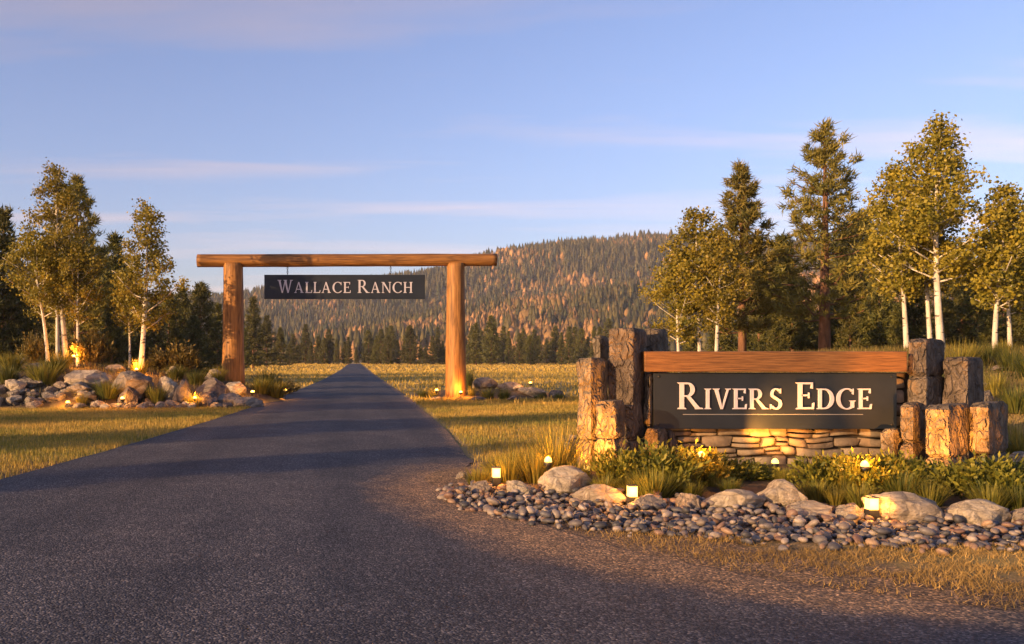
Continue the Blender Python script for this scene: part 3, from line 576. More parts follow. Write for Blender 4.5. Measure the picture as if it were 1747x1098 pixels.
# ------------------------------------------------------------------ log gateway and its hanging sign
GD = 35.3
def log_mesh(p0, p1, r0, r1, seed, rings=40, sides=20):
    p0, p1 = Vector(p0), Vector(p1); mb = MB(); v = []; f = []; ax = (p1-p0).normalized(); a = Vector((1, 0, 0)) if abs(ax.z) > .5 else Vector((0, 0, 1)); b = ax.cross(a)
    for i in range(rings+1):
        t = i/rings; c = p0.lerp(p1, t); r = r0+(r1-r0)*t
        for k in range(sides):
            th = 6.2832*k/sides; dirv = a*math.cos(th)+b*math.sin(th); q = Vector((math.cos(th)*1.5, math.sin(th)*1.5, t*(p1-p0).length*.6+seed*9))
            v.append(c+dirv*r*(1+.05*noise.noise(q)+.02*noise.noise(q*4)))
    for i in range(rings):
        for k in range(sides): k2 = (k+1) % sides; f.append((i*sides+k, i*sides+k2, (i+1)*sides+k2, (i+1)*sides+k))
    mb.add(v, f); mb.f.append(tuple(range(sides))[::-1]); mb.f.append(tuple(rings*sides+k for k in range(sides)))
    return mb
gate = empty('log_gateway', (0, GD, 0)); tag(gate, 'tall gateway of two peeled log posts and a log crossbeam over the drive', 'gateway')
xa, xb = X(398, GD), X(777.5, GD); pz = Zp(449, GD)
o = log_mesh((xa, 0, ghf(xa, GD)-.3), (xa, 0, pz), .465, .39, 1).build('post', M['log'], gate, True); o['label'] = 'thicker log post standing in the rockery'
o = log_mesh((xb, 0, -.3), (xb, 0, pz), .43, .355, 2).build('post', M['log'], gate, True); o['label'] = 'slimmer log post on the lawn side'
log_mesh((X(337, GD), 0, Zp(444.5, GD)), (X(847, GD), 0, Zp(443, GD)), .265, .245, 3, 60).build('beam', M['logx'], gate, True)
# lettering: roman capitals drawn stroke by stroke
def glyph(ch):
    S = []; T = .15; t = .07
    def rc(x0, x1, y0, y1): S.append([(x0, y0), (x1, y0), (x1, y1), (x0, y1)])
    def ser(x0, x1, y, up): S.append([(x0, y), (x1, y), (x1-.05, y+(.055 if up else -.055)), (x0+.05, y+(.055 if up else -.055))][::1 if up else -1])
    def arc(cx, cy, ro, rp, ri, rj, a0, a1, n=18):
        for i in range(n):
            u, w = math.radians(a0+(a1-a0)*i/n), math.radians(a0+(a1-a0)*(i+1)/n); pt = lambda q, a, b: (cx+a*math.cos(q), cy+b*math.sin(q))
            S.append([pt(u, ri, rj), pt(u, ro, rp), pt(w, ro, rp), pt(w, ri, rj)] if a1 > a0 else [pt(w, ri, rj), pt(w, ro, rp), pt(u, ro, rp), pt(u, ri, rj)])
    def stem(x): rc(x, x+T, 0, 1); ser(x-.09, x+T+.09, 0, True); ser(x-.09, x+T+.09, 1, False)
    if ch == 'I': stem(.09); w = .33
    elif ch == 'E': stem(.09); rc(.2, .62, .93, 1); S.append([(.55, .78), (.62, .76), (.62, 1), (.57, .95)]); rc(.2, .5, .485, .55); rc(.46, .5, .41, .62); rc(.2, .66, 0, .07); S.append([(.6, .05), (.66, 0), (.68, .25), (.62, .22)]); w = .68
    elif ch == 'L': stem(.09); rc(.2, .62, 0, .07); S.append([(.56, .05), (.62, 0), (.65, .27), (.59, .23)]); w = .64
    elif ch == 'R': stem(.09); rc(.2, .36, .93, 1); rc(.2, .36, .46, .52); arc(.36, .73, .27, .27, .13, .21, -90, 90); S.append([(.32, .48), (.46, .48), (.86, .0), (.68, .0)]); ser(.64, .95, 0, True); w = .9
    elif ch == 'D': stem(.09); rc(.2, .36, .93, 1); rc(.2, .36, 0, .07); arc(.36, .5, .46, .5, .29, .43, -90, 90, 26); w = .85
    elif ch in 'CG':
        arc(.5, .5, .48, .52, .32, .46, 48, 318, 32); S.append([(.76, .74), (.82, .70), (.82, 1.0), (.77, .95)])
        if ch == 'G': rc(.70, .84, .06, .42); ser(.62, .92, .42, False); w = .92
        else: S.append([(.80, .10), (.86, .17), (.86, .22), (.76, .16)]); w = .88
    elif ch == 'S': 
        arc(.32, .74, .25, .28, .13, .21, 35, 215, 18); arc(.32, .26, .28, .28, .15, .20, -150, 35, 20); S.append([(.10, .60), (.22, .66), (.57, .42), (.44, .36)]); S.append([(.48, .78), (.55, .76), (.55, 1), (.50, .96)]); S.append([(.05, .24), (.05, .0), (.10, .04), (.12, .22)]); w = .63
    elif ch == 'V': S.append([(.06, 1), (.37, 0), (.45, 0), (.23, 1)]); S.append([(.40, 0), (.46, 0), (.76, 1), (.68, 1)]); ser(-.02, .32, 1, False); ser(.58, .86, 1, False); w = .84
    elif ch == 'W':
        for q in (0, .44): S.append([(.05+q, 1), (.30+q, 0), (.38+q, 0), (.21+q, 1)]); S.append([(.32+q, 0), (.39+q, 0), (.62+q, 1), (.54+q, 1)])
        ser(-.03, .29, 1, False); ser(.42, .72, 1, False); ser(.91, 1.17, 1, False); w = 1.14
    elif ch == 'A': S.append([(.08, 0), (.15, 0), (.45, 1), (.38, 1)]); S.append([(.36, 1), (.46, 1), (.80, 0), (.63, 0)]); rc(.22, .62, .30, .37); ser(0, .26, 0, True); ser(.54, .88, 0, True); w = .88
    elif ch == 'N': rc(.1, .1+t, 0, 1); rc(.72, .72+t, 0, 1); S.append([(.06, 1), (.70, 0), (.79, 0), (.24, 1)]); ser(0, .28, 0, True); ser(.62, .9, 1, False); ser(-.02, .24, 1, False); w = .88
    elif ch == 'H': stem(.09); stem(.62); rc(.2, .66, .47, .54); w = .86
    return S, w
def lettering(text, x0, x1, zbase, cap, small, y, parent, depth, matl, gap=.10):
    sizes = []; big = True
    for ch in text:
        if ch == ' ': sizes.append(None); big = True
        else: sizes.append(cap if big else small); big = False
    tot = sum((glyph(c)[1]+gap)*s if s else cap*.42 for c, s in zip(text, sizes)); kx = (x1-x0)/tot; cx = x0
    for c, s in zip(text, sizes):
        if s is None: cx += cap*.42*kx; continue
        S, w = glyph(c); mb = MB()
        for i, poly in enumerate(S):
            dd = depth+.0004*(i % 5)*(cap/.3); n = len(poly); v = [(cx+p[0]*s*kx, y-dd, zbase+p[1]*s) for p in poly]+[(cx+p[0]*s*kx, y+.002, zbase+p[1]*s) for p in poly]
            mb.add(v, [tuple(range(n)), tuple(range(2*n-1, n-1, -1))]+[(k, n+k, n+(k+1) % n, (k+1) % n) for k in range(n)])
        mb.build('letter', matl, parent); cx += (w+gap)*s*kx
hs_ = empty('hanging_sign', (0, GD, 0)); tag(hs_, 'long dark sign board with pale capitals hanging from the log crossbeam', 'sign')
mb = MB(); mb.box(X(451, GD), X(725, GD), -.05, .05, Zp(510, GD), Zp(468.5, GD)); hp = ob('board', bevel(mb.mesh('board', M['panel']), .012), None, hs_)
lettering('WALLACE RANCH', X(474, GD), X(706, GD), Zp(499.5, GD), 22*GD/F, 18.5*GD/F, -.05, hp, .02, M['letter'])
for px in (490.5, 666.5):
    mb = MB(); zt, zb_ = Zp(452, GD), Zp(469, GD); n = 5
    for i in range(n):
        zc_ = zt+(zb_-zt)*(i+.5)/n; L = (zt-zb_)/n*.72; ring = []
        for k in range(13): th = 6.2832*k/12; u = math.cos(th)*.028; w = math.sin(th)*L; ring.append((X(px, GD)+(u if i % 2 else 0), (0 if i % 2 else u), zc_+w))
        mb.tube(ring, [.010]*13, 5, False)
    mb.build('chain', M['steel'], hs_, True)
# ------------------------------------------------------------------ stone monument
MD = 12.4
mon = empty('stone_monument', (0, 0, 0)); tag(mon, 'stone entrance monument with basalt columns, timber beam and dark name panel', 'monument')
def block(Lp, Fp, Rp, z0, z1, seed, parent, name='stone_block', m='column', rough=.026, rings=None):
    """four-sided rough prism: left, front and right corners seen, the back one mirrored"""
    Lp, Fp, Rp = Vector((*Lp, 0)), Vector((*Fp, 0)), Vector((*Rp, 0)); Bp = Lp+Rp-Fp; poly = [Lp, Fp, Rp, Bp]; ring = []
    for i in range(4):
        a, b = poly[i], poly[(i+1) % 4]; n = max(4, int((b-a).length/.045))
        for k in range(n): ring.append(a.lerp(b, k/n))
    c = (Lp+Rp)/2; h = z1-z0; nr = rings or max(4, int(h/.05)); v = []; f = []; n = len(ring)
    minr = min((p-c).length for p in ring)
    for j in range(nr+1):
        t = j/nr; z = z0+h*t; e = min(t, 1-t)*h; k = 1-.5*max(0, .03-e)/.03*.09/max(minr, .05)*.5
        for p in ring:
            q = c+(p-c)*k
            # round the vertical corners slightly
            cd = min((p-g).length for g in poly); q = c+(q-c)*(1-.05*max(0, 1-cd/.035))
            nn = noise.fractal(Vector((p.x*3.2, p.y*3.2, z*2.6+seed*7.3)), 1, 2, 5); n2 = noise.noise(Vector((p.x*11, p.y*11, z*9+seed)))
            q = q+(p-c).normalized()*(nn*rough*1.5+n2*rough*.55); v.append((q.x, q.y, z+(.02*noise.noise(Vector((p.x*6, p.y*6, seed))) if j in (0, nr) else 0)))
    for j in range(nr):
        for k in range(n): k2 = (k+1) % n; f.append((j*n+k, j*n+k2, (j+1)*n+k2, (j+1)*n+k))
    top = nr*n
    inner = len(v)
    for k in range(n): p = Vector(v[top+k]); q = Vector((c.x, c.y, p.z)).lerp(p, .55); v.append((q.x, q.y, z1+.018*noise.noise(Vector((q.x*7, q.y*7, seed+3)))+.006))
    for k in range(n): k2 = (k+1) % n; f.append((top+k, top+k2, inner+k2, inner+k))
    v.append((c.x, c.y, z1+.008)); ci = len(v)-1
    for k in range(n): f.append((inner+k, inner+(k+1) % n, ci))
    mb = MB(); mb.v = v; mb.f = f; me = mb.mesh(name, M[m], True); me.set_sharp_from_angle(angle=math.radians(40)); return ob(name, me, None, parent)
def column(x0, xm, x1, ytop, d, cuts=(), dl=.22, dr=.42, zb=-.1, seed=1, label=None):
    """a column from its pixel columns (left edge, front arris, right edge); cuts = pixel rows of the joints"""
    c = empty('stone_column', (0, 0, 0)); c.parent = mon
    Fp = (X(xm, d), d); Lp = (X(x0, d+dl), d+dl); Rp = (X(x1, d+dr), d+dr); z = zb; zs = [zb]+sorted(Zp(y, d) for y in cuts)+[Zp(ytop, d+.1)]
    for i in range(len(zs)-1):
        k = 1+R.uniform(-.03, .03) if i else 1.04; cx = ((Lp[0]+Rp[0])/2, (Lp[1]+Rp[1])/2)
        sc = lambda p: (cx[0]+(p[0]-cx[0])*k, cx[1]+(p[1]-cx[1])*k)
        block(sc(Lp), sc(Fp), sc(Rp), zs[i]+(.006 if i else 0), zs[i+1]-.006, seed+i*1.7, c)
    return c
column(1037, 1080, 1102, 559, 12.15, (752,), seed=1)
column(1097, 1122, 1138, 560, 12.75, (), .2, .3, seed=2)
column(1011, 1024, 1039, 572, 12.75, (), .1, .2, seed=3)
column(983, 1008, 1038, 610, 12.0, (752,), .2, .36, seed=4)
column(1016, 1050, 1068, 683, 11.65, (749,), .15, .24, seed=5)
column(1099, 1109, 1118, 637, 12.3, (729,), .12, .18, seed=6)
column(1101, 1122, 1137, 731, 12.1, (), .12, .18, seed=7)
column(1134, 1143, 1152, 733, 12.3, (), .08, .1, seed=8)
column(1547, 1580, 1613, 577, 12.2, (642,), .2, .5, seed=9)
column(1609, 1651, 1679, 609, 12.25, (), .2, .62, seed=10)
column(1536, 1558, 1576, 687, 11.9, (757,), .12, .32, seed=11)
column(1577, 1619, 1656, 691, 11.2, (783,), .18, .55, seed=12)
column(1654, 1686, 1721, 687, 11.45, (778,), .16, .62, seed=13)
column(1504, 1524, 1540, 731, 12.05, (), .1, .2, seed=14)
# dry stone wall between the column clusters
wall = empty('dry_stone_wall', (0, 0, 0)); wall.parent = mon
mb = MB(); mb.box(X(1120, MD+.3), X(1545, MD+.3), MD+.22, MD+.5, -.1, 1.4); mb.build('wall_core', M['mortar'], wall)
def wall_stone(x0, x1, z0, z1, seed):
    rr = random.Random(seed); me_ = bpy.data.meshes.new('stone'); bm = bmesh.new(); g = .011; dpt = rr.uniform(.0, .055); y0 = MD+.08+dpt
    q = [(x0+g, z0+g), (x1-g, z0+g), (x1-g, z1-g), (x0+g, z1-g)]; j = min(.03, (z1-z0)*.18)
    q = [(a+rr.uniform(-j, j)*.5, b+rr.uniform(-j, j)*.5) for a, b in q]
    vs = [bm.verts.new((a, y0, b)) for a, b in q]+[bm.verts.new((a, MD+.3, b)) for a, b in q]
    for fc in ((0, 1, 2, 3), (7, 6, 5, 4), (0, 4, 5, 1), (1, 5, 6, 2), (2, 6, 7, 3), (3, 7, 4, 0)): bm.faces.new([vs[k] for k in fc])
    bmesh.ops.subdivide_edges(bm, edges=[e for e in bm.edges if abs(e.verts[0].co.y-e.verts[1].co.y) < .01], cuts=3, use_grid_fill=True)
    cx, cz = (x0+x1)/2, (z0+z1)/2
    for v in bm.verts:
        u = abs(v.co.x-cx)/((x1-x0)/2); w = abs(v.co.z-cz)/((z1-z0)/2); p = v.co
        if p.y < MD+.29: p.y += .045*max(u**4, w**4)+.018*noise.noise(Vector((p.x*9, p.z*9, seed)))
        if u > .8 and w > .8: p.x += (cx-p.x)*.10*min(1, .12/(x1-x0)*1.5); p.z += (cz-p.z)*.16
        p.z += .008*noise.noise(Vector((p.x*7, p.z*7, seed+5)))
        fx, fz = p.x, p.z; p.z += .045*noise.noise(Vector((fx*1.9, fz*3.0, 3))); p.x += .05*noise.noise(Vector((fx*1.2, fz*5.5, 9)))
    bmesh.ops.recalc_face_normals(bm, faces=bm.faces[:]); bm.to_mesh(me_); bm.free(); me_.polygons.foreach_set('use_smooth', np.ones(len(me_.polygons), bool)); me_.set_sharp_from_angle(angle=math.radians(50))
    me_.materials.append(M['wallstone']); ob('stone', me_, None, wall)
rr = random.Random(21); z = -.06; n_ = 0
while z < .66:
    hrow = rr.choice([.10, .13, .16, .19]); x = X(1138, MD)
    while x < X(1512, MD):
        w = rr.uniform(.16, .44)*(1.0 if hrow > .1 else .9)
        if hrow > .12 and rr.random() < .3:
            k = rr.uniform(.4, .6); wall_stone(x, x+w, z, z+hrow*k, n_); wall_stone(x, x+w*rr.uniform(.9, 1), z+hrow*k, z+hrow, n_+500)
        else: wall_stone(x, x+w, z+rr.uniform(-.012, .012), z+hrow+rr.uniform(-.012, .012), n_)
        n_ += 1; x += w
    z += hrow
for x0, x1 in ((X(1528, MD), X(1548, MD)),):
    z = .66
    while z < 1.38: h = rr.uniform(.1, .26); wall_stone(x0-.02, x1+.05, z, min(z+h, 1.4), 900+int(z*100)); z += h
mb = MB(); mb.box(X(1100, 12.25), X(1548, 12.25), 12.25, 12.62, Zp(634, 12.25), Zp(599, 12.25))
me = bevel(mb.mesh('timber_beam', M['timber']), .015); ob('timber_beam', me, None, mon)
PD = 12.34
mb = MB(); mb.box(X(1115, PD), X(1530, PD), PD, PD+.05, Zp(731.5, PD), Zp(635.5, PD)); pan = ob('name_panel', bevel(mb.mesh('name_panel', M['panel']), .006), None, mon)
lettering('RIVERS EDGE', X(1155, PD), X(1489, PD), Zp(697.5, PD), 45.5*PD/F, 35*PD/F, PD, pan, .025, M['letter'], gap=.085)
mb = MB(); mb.box(X(1165, PD), X(1472, PD), PD-.006, PD+.002, Zp(707.3, PD), Zp(706, PD)); mb.build('rule_line', mat('rule_paint', (.16, .16, .165), None, 3, .5), pan)
for px, py in ((1124, 642), (1521, 642), (1124, 724), (1521, 724)):
    mb = MB(); cx, cz = X(px, PD), Zp(py, PD); mb.tube([(cx, PD+.002, cz), (cx, PD-.008, cz), (cx, PD-.012, cz)], [.016, .016, .009], 10); mb.build('bolt', M['steel'], pan, True)
# ------------------------------------------------------------------ plants
def clump_mesh(seed, n, L, w, spread, c0, c1, seg=4, droop=.6):
    rng = np.random.default_rng(seed); a = rng.random(n)*6.283; r0 = rng.random(n)**.6*spread*.35; tilt = .15+rng.random(n)*1.05*spread; ln = L*(.55+.55*rng.random(n)); V = []; Fq = []; C = []
    t = np.linspace(0, 1, seg+1); ph = rng.random(n)*.7-.35
    for i in range(n):
        out = np.array([math.cos(a[i]), math.sin(a[i]), 0]); sdv = np.array([-math.sin(a[i]+ph[i]), math.cos(a[i]+ph[i]), 0])
        ang = tilt[i]*(.4+droop*t); dr = np.concatenate([[0], np.cumsum(np.sin(ang[:-1]))])*ln[i]/seg; dz = np.concatenate([[0], np.cumsum(np.cos(ang[:-1]))])*ln[i]/seg
        base = out*r0[i]; ctr = base+out*dr[:, None]+np.array([0, 0, 1])*dz[:, None]; ww = w*(1-t**1.6*.92)/2
        b0 = len(V)*1; V.append(ctr-sdv*ww[:, None]); V.append(ctr+sdv*ww[:, None]); k = i*2*(seg+1)
        for s in range(seg): Fq.append((k+s, k+seg+1+s, k+seg+2+s, k+s+1))
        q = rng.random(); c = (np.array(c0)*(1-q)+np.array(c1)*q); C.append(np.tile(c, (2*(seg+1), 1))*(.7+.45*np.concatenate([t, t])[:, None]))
    return mesh_np('grass_clump', np.concatenate(V), Fq, np.concatenate(C), False, M['plant'])
GCOL = ((.12, .12, .02), (.36, .27, .04)); DCOL = ((.05, .07, .014), (.16, .15, .025))
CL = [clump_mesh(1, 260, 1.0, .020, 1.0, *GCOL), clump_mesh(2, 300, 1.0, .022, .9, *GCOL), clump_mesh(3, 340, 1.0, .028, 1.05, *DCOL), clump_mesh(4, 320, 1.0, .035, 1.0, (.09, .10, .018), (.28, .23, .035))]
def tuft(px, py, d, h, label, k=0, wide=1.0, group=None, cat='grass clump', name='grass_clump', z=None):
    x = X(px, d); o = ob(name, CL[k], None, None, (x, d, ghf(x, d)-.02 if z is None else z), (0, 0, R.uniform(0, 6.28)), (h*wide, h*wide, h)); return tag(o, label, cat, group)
def shrub(seed, h, rad, n, leaf, c0, c1):
    rng = np.random.default_rng(seed); rr = random.Random(seed); root = empty('leafy_shrub', (0, 0, 0)); mb = MB(); cs = []
    for i in range(46):
        az = rr.uniform(0, 6.28); r = rad*rr.random()**.6; e = Vector((math.cos(az)*r, math.sin(az)*r, h*rr.uniform(.5, 1.05)*(1-.35*(r/rad)**2))); b = Vector((e.x*.25, e.y*.25, 0)); m = b.lerp(e, .5)+Vector((0, 0, .06*h))
        mb.tube([b, m, e], [.007, .005, .002], 4, False)
        for s in np.linspace(.3, 1, 8): cs.append((b.lerp(m, s*2) if s < .5 else m.lerp(e, s*2-1))[:])
    mb.build('stems', M['twig'], root, True); cs = np.array(cs); k = rng.integers(0, len(cs), n); C = cs[k]+rng.standard_normal((n, 3))*leaf*.55
    # pointed leaves rising outwards
    o = C*np.array([1, 1, 0])/max(rad, .1)+np.array([0, 0, .8])+rng.standard_normal((n, 3))*.6; o /= np.linalg.norm(o, axis=1, keepdims=True)
    s = np.cross(o, rng.standard_normal((n, 3))); s /= np.linalg.norm(s, axis=1, keepdims=True); L = leaf*(.7+.7*rng.random((n, 1)))
    V = np.stack([C, C+o*L*.5+s*L*.2, C+o*L, C+o*L*.5-s*L*.2], 1).reshape(-1, 3); t = rng.random((n, 1)); c = np.array(c0)*(1-t)+np.array(c1)*t
    ob('foliage', mesh_np('shrub_foliage', V, np.arange(4*n).reshape(n, 4), np.repeat(c, 4, 0)), M['plant'], root); return root
SH = [shrub(41, 1, 1.0, 2600, .16, (.09, .11, .015), (.40, .33, .035)), shrub(42, 1, 1.05, 2400, .18, (.06, .08, .014), (.30, .26, .03)), shrub(43, 1, .9, 2000, .13, (.07, .06, .015), (.22, .15, .03))]
SHF = list(SH)
def bush(px, d, h, w, label, k=0, group=None):
    o = SH[k]
    if o in SHF: SHF.remove(o)
    else: o = copy_tree(o)
    x = X(px, d); o.location = (x, d, ghf(x, d)-.02); o.scale = (w, w*.8, h*(R.uniform(1.05, 1.6) if d < 12 else 1)); o.rotation_euler.z = R.uniform(0, 6.28); return tag(o, label, 'shrub', group)
tuft(948, 0, 11.3, .78, 'tall golden arching grass clump beside the outermost column', 0, .9)
tuft(915, 0, 11.0, .50, 'golden arching grass clump in front of the tall clump', 1, 1.1)
tuft(868, 0, 11.1, .42, 'medium grass clump behind the bollard light nearest the drive', 1, 1.1)
tuft(885, 0, 12.2, .42, 'thin grass clump at the back of the bed tip', 0, 1.0)
tuft(815, 0, 10.9, .26, 'small grass clump at the very tip of the bed', 3, 1.2)
tuft(842, 0, 11.4, .34, 'small grass clump next to the whitish tip stone', 1, 1.1)
tuft(988, 0, 10.9, .36, 'short grass clump at the foot of the columns above the cream boulder', 1, 1.0)
bush(1062, 10.5, .31, .42, 'bright leafy shrub behind the flat topped boulder', 0); bush(1120, 10.4, .34, .48, 'leafy shrub at the foot of the short columns', 1)
bush(1185, 10.7, .33, .45, 'spiky yellow green shrub glowing over a hidden lamp', 0); bush(1252, 10.9, .22, .40, 'low shrub below the middle of the stone wall', 1); bush(1305, 10.9, .17, .34, 'small low shrub at the brightly lit wall stones', 0)
tuft(1090, 0, 10.3, .36, 'arching green leaf clump among the leafy shrubs', 3, 1.0); tuft(1150, 0, 10.2, .36, 'broad leaved clump before the stone wall', 3, 1.1); tuft(1215, 0, 10.6, .34, 'yellow spiky clump before the stone wall', 1, 1.0)
bush(1408, 10.2, .26, .42, 'leafy shrub behind the tall pale boulder', 1); bush(1460, 10.1, .30, .46, 'bright yellow green shrub behind the far bollard', 0); bush(1520, 10.2, .30, .42, 'rounded shrub before the lowest stone column', 1); bush(1555, 10.4, .24, .34, 'small shrub tucked against the front column', 0)
bush(1640, 10.0, .26, .46, 'dark leafy shrub at the foot of the front column', 1); bush(1700, 9.9, .30, .5, 'wide dark leafy shrub over the sloping boulder', 1); bush(1765, 10.0, .32, .5, 'dark shrub past the wide leafy shrub', 1)
tuft(1625, 0, 10.1, .32, 'fine grass clump before the front column', 2, 1.1); tuft(1675, 0, 9.8, .32, 'fine dark grass clump before the outer column', 2, 1.2); tuft(1725, 0, 9.7, .35, 'dark arching grass at the end of the bed', 2, 1.2)
tuft(1440, 0, 10.0, .32, 'golden grass clump among the shrubs behind the low tan boulder', 1, 1.0); tuft(1490, 0, 10.1, .33, 'bright grass clump behind the far bollard light', 1, 1.0); tuft(1340, 0, 10.6, .24, 'tiny tuft below the lit wall stones', 3, 1.1)
for px, d, h, k, lab in ((1640, 20, .75, 0, 'tall straw grass showing above the columns'), (1660, 21, .55, 0, 'straw grass beside the tall straw grass on the berm'), (1715, 22, .5, 0, 'reddish straw clump at the aspen foot'), (1700, 17.5, .5, 1, 'rounded grass hummock on the berm above the slab'), (1735, 16.5, .55, 2, 'dark green hummock on the lower berm'), (1735, 14.6, .6, 1, 'golden green clump at the foot of the berm'), (1760, 18.5, .6, 2, 'dark hummock higher on the berm'), (1690, 20.5, .55, 2, 'dark grass hummock behind the berm stones'), (1725, 19.5, .55, 2, 'dark green hummock under the slim aspen'), (1745, 13.6, .5, 3, 'leafy clump beside the pale berm rock')): tuft(px, 0, d, h, lab, k, 1.0)
for px, d, h, k, w, lab in ((92, 31, .5, 2, 1.3, 'mossy green grass clump beside the golden flat boulder'), (75, 29.6, .62, 3, 1.3, 'long green grass clump above the round rockery stones'), (105, 32, .55, 1, 1.1, 'golden grass at the foot of the rockery aspens'), (182, 28.9, .5, 2, 1.2, 'dark green clump in front of the huge grey boulder'), (268, 29.2, .5, 3, 1.1, 'green clump between the rockery lamps'),
                        (236, 32.0, .45, 1, 1.3, 'golden grass around the lone aspen foot'), (335, 31.8, .42, 2, 1.2, 'green cushion clump above the dark slab'), (300, 32, .42, 2, 1.2, 'dark cushion clump behind the steep boulder'), (455, 36.0, .8, 2, 1.1, 'dark bushy clump past the thicker gate post'), (470, 33.4, .5, 3, 1.4, 'bright green clump at the rockery tip'), (445, 33, .5, 3, 1.2, 'green clump beside the post lamp'), (12, 29.6, .5, 2, 1.2, 'dark fern like clump at the rockery outer end'), (20, 31.3, .55, 3, 1.2, 'rusty green clump above the domed boulder'), (372, 33, .5, 1, 1.0, 'yellow clump beside the thicker post'), (140, 28.3, .35, 1, 1.0, 'bright little clump by the reddish boulder'), (330, 28.6, .42, 0, 1.0, 'spiky glowing clump around a rockery lamp'),
                        (740, 34.6, .6, 1, 1.0, 'yellow green clump lit by the lamp at the drive edge'), (722, 35.5, .5, 2, 1.2, 'dark clump at the edge of the drive by the gateway'), (805, 35, .55, 0, .9, 'golden clump lit at the slimmer post'), (832, 34.3, .62, 2, 1.1, 'rounded dark clump beside the slimmer post'), (860, 34.2, .6, 2, 1.1, 'dense green clump in the gateway bed'), (920, 34.4, .35, 2, 1.5, 'flat green clump among the grey slabs'), (955, 34.2, .38, 2, 1.5, 'dark spreading clump at the gateway bed end'), (798, 36.8, 1.2, 2, .5, 'tall dark tuft behind the slimmer post')): tuft(px, 0, d, h*(1.35 if px < 600 else .85), lab, k, w)
bush(158, 33.2, 1.35, .95, 'tall twiggy shrub beside the slim rockery aspen', 2); bush(305, 33.6, 1.15, 1.0, 'bushy rounded shrub near the thicker gate post', 2); bush(58, 33.5, 1.1, .8, 'reddish brown shrub at the shaded end of the rockery', 2); bush(490, 40, .6, .9, 'low spreading shrub behind the rockery tip', 2); bush(270, 33.8, .8, .8, 'rusty low shrub between lone aspen and rounded shrub', 2)
for px, d, h, k, lab in ((1030, 10.1, .26, 3, 'low leafy tuft behind the cream boulder'), (1075, 9.95, .24, 1, 'small tuft behind the middle bollard light'), (1115, 9.85, .38, 3, 'leafy tuft right behind the pinkish boulder'), (1180, 9.9, .22, 3, 'green tuft behind the small upright stone'), (1245, 10.1, .20, 2, 'dark tuft behind the long low boulder'), (1395, 9.7, .26, 3, 'leafy tuft at the edge of the tall pale boulder'), (1425, 9.5, .22, 1, 'golden tuft right behind the low tan boulder'), (1468, 9.4, .28, 3, 'leafy tuft right behind the far bollard'), (1540, 9.7, .36, 2, 'dark tuft behind the big pale boulder'), (1585, 9.5, .28, 3, 'leafy tuft past the big pale boulder'), (1690, 9.3, .3, 3, 'leafy tuft overhanging the sloping boulder'), (1740, 9.3, .3, 2, 'dark tuft over the brown end boulder')): tuft(px, 0, d, h, lab, k, 1.25)
# ------------------------------------------------------------------ lamps
def lamp_light(o, loc, power, spot=None, target=None, rad=.03):
    l = bpy.data.lights.new('lamp_light', 'SPOT' if spot else 'POINT'); l.energy = power; l.color = (1, .37, .05); l.shadow_soft_size = rad
    q = bpy.data.objects.new('lamp_light', l); link(q, o); q.location = loc
    if spot: l.spot_size = math.radians(spot); l.spot_blend = .7; q.rotation_euler = (-(Vector(target)-Vector(loc))).to_track_quat('Z', 'Y').to_euler()
def bollard(px, py, label):
    d = F*EYE/(py-HY); x = X(px, d); t = empty('bollard_light', (x, d, ghf(x, d))); tag(t, label, 'light', 'bollard lights along the pebble bed'); s = .05
    mb = MB(); mb.box(-s, s, -s, s, -.05, .135); ob('base', bevel(mb.mesh('base', M['steel']), .004), None, t)
    mb = MB(); mb.box(-s+.006, s-.006, -s+.006, s-.006, .135, .245); ob('lamp_shade', bevel(mb.mesh('lamp_shade', M['glow']), .004), None, t)
    mb = MB(); mb.box(-s, s, -s, s, .245, .257); ob('cap', bevel(mb.mesh('cap', M['steel']), .003), None, t)
    lamp_light(t, (0, -.10, .2), 5, rad=.05); lamp_light(t, (0, .10, .2), 5, rad=.05)
bollard(846.5, 837, 'bollard light beside the drive at the tip of the bed'); bollard(1078.5, 868, 'bollard light between the flat topped and the pinkish boulders'); bollard(1487, 892, 'bollard light in front of the big pale boulder')
def spotlamp(px, d, label, power=9, target=None, spot=None, up=.12, z=None, big=1.0):
    x = X(px, d); g = ghf(x, d) if z is None else z; t = empty('garden_spotlight', (x, d, g)); tag(t, label, 'light', 'garden spotlights')
    mb = MB(); mb.tube([(0, 0, -.1), (0, 0, up)], [.012, .010], 6); mb.build('stake', M['steel'], t)
    mb = MB(); mb.tube([(0, 0, up-.02), (0, 0, up+.03), (0, -.005, up+.07)], [.025*big, .045*big, .05*big], 12); mb.build('housing', M['steel'], t, True)
    v = []; mb = MB(); mb.tube([(0, -.005, up+.068), (0, -.005, up+.10), (0, -.005, up+.125), (0, -.005, up+.135)], [.047*big, .043*big, .026*big, .006], 12); mb.build('lens', M['glow'], t, True)
    if target: lamp_light(t, (0, 0, up+.17), power, spot, (target[0]-x, target[1]-d, target[2]-g))
    else: lamp_light(t, (0, -.06, up+.22), power)
spotlamp(1322, 11.75, 'spotlight washing the middle of the stone wall', 190, (X(1325, 12.5), 12.5, .75), 75, .04)
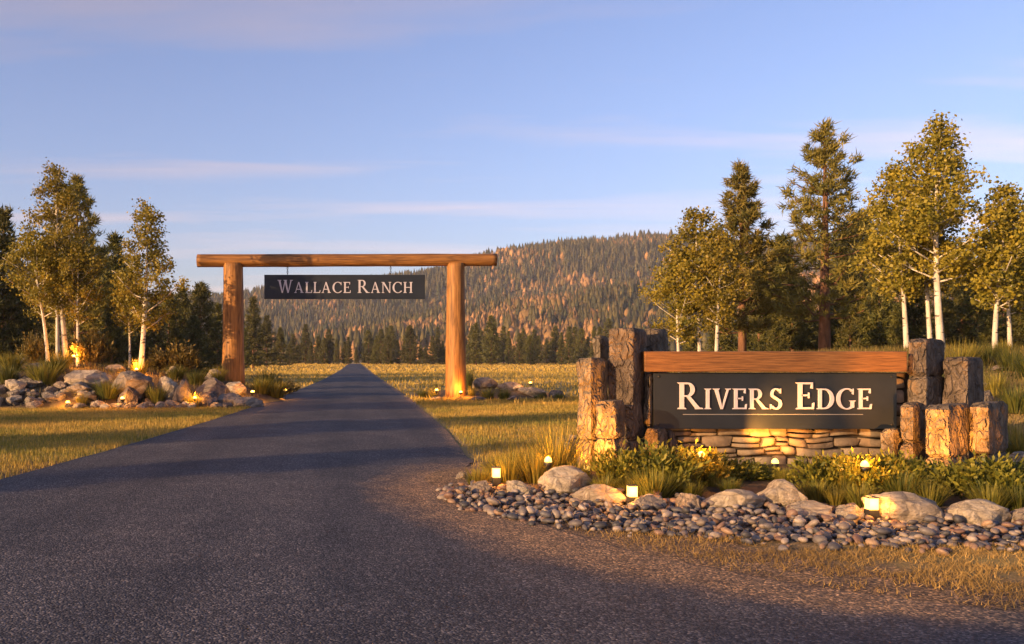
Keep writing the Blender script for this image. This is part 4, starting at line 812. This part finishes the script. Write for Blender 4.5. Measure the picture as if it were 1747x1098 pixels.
spotlamp(1000, 11.1, 'spotlight at the foot of the chunky columns', 230, (X(1020, 11.8), 11.9, .7), 100, .05)
spotlamp(1596, 10.6, 'spotlight at the foot of the front column', 250, (X(1600, 11.3), 11.35, .75), 80, .04)
spotlamp(1663, 10.75, 'spotlight between the front and the outer column', 100, (X(1668, 11.5), 11.5, .8), 60, .04)
spotlamp(1196, 10.55, 'spotlight inside the spiky yellow green shrub', 14, up=.28); spotlamp(1475, 10.0, 'spotlight among the shrubs behind the far bollard', 14, up=.25); spotlamp(935, 10.75, 'spotlight inside the golden arching grass', 16, up=.22)
for px, d, p, up, lab in ((126, 32.6, 40, .3, 'spotlight at the foot of the tallest rockery aspen'), (233, 31.6, 40, .15, 'spotlight at the foot of the lone rockery aspen'), (431, 31.2, 22, .35, 'spotlight on the drive side of the thicker gate post'), (487, 34.2, 9, .3, 'spotlight at the tip of the rockery'),
                          (116, 28.1, 10, .12, 'spotlight beside the reddish rockery boulder'), (209, 28.2, 14, .25, 'spotlight in front of the huge grey boulder'), (333, 28.5, 16, .25, 'spotlight in the spiky clump before the broad dark slab'),
                          (745, 34.2, 20, .3, 'spotlight between the drive and the slimmer post'), (786, 34.6, 20, .2, 'spotlight at the foot of the slimmer gate post'), (905, 36.2, 9, .3, 'spotlight at the far end of the gateway bed')):
    spotlamp(px, d, lab, p*2.2, up=up, big=1.5)

# ------------------------------------------------------------------ the evening air
mb = MB(); mb.box(-1500, 2300, -120, 2250, -3, 260); hz = mb.build('haze', None); hm = bpy.data.materials.new('haze'); hm.use_nodes = True
hn = hm.node_tree.nodes; hn.remove(hn['Principled BSDF']); pv = hn.new('ShaderNodeVolumePrincipled'); pv.inputs['Color'].default_value = (.80, .84, .95, 1); pv.inputs['Density'].default_value = .00013; pv.inputs['Anisotropy'].default_value = .0
hm.node_tree.links.new(pv.outputs[0], hn['Material Output'].inputs['Volume']); hz.data.materials.append(hm)
tag(hz, 'thin evening haze hanging over the fields and hills', 'haze', kind='stuff')
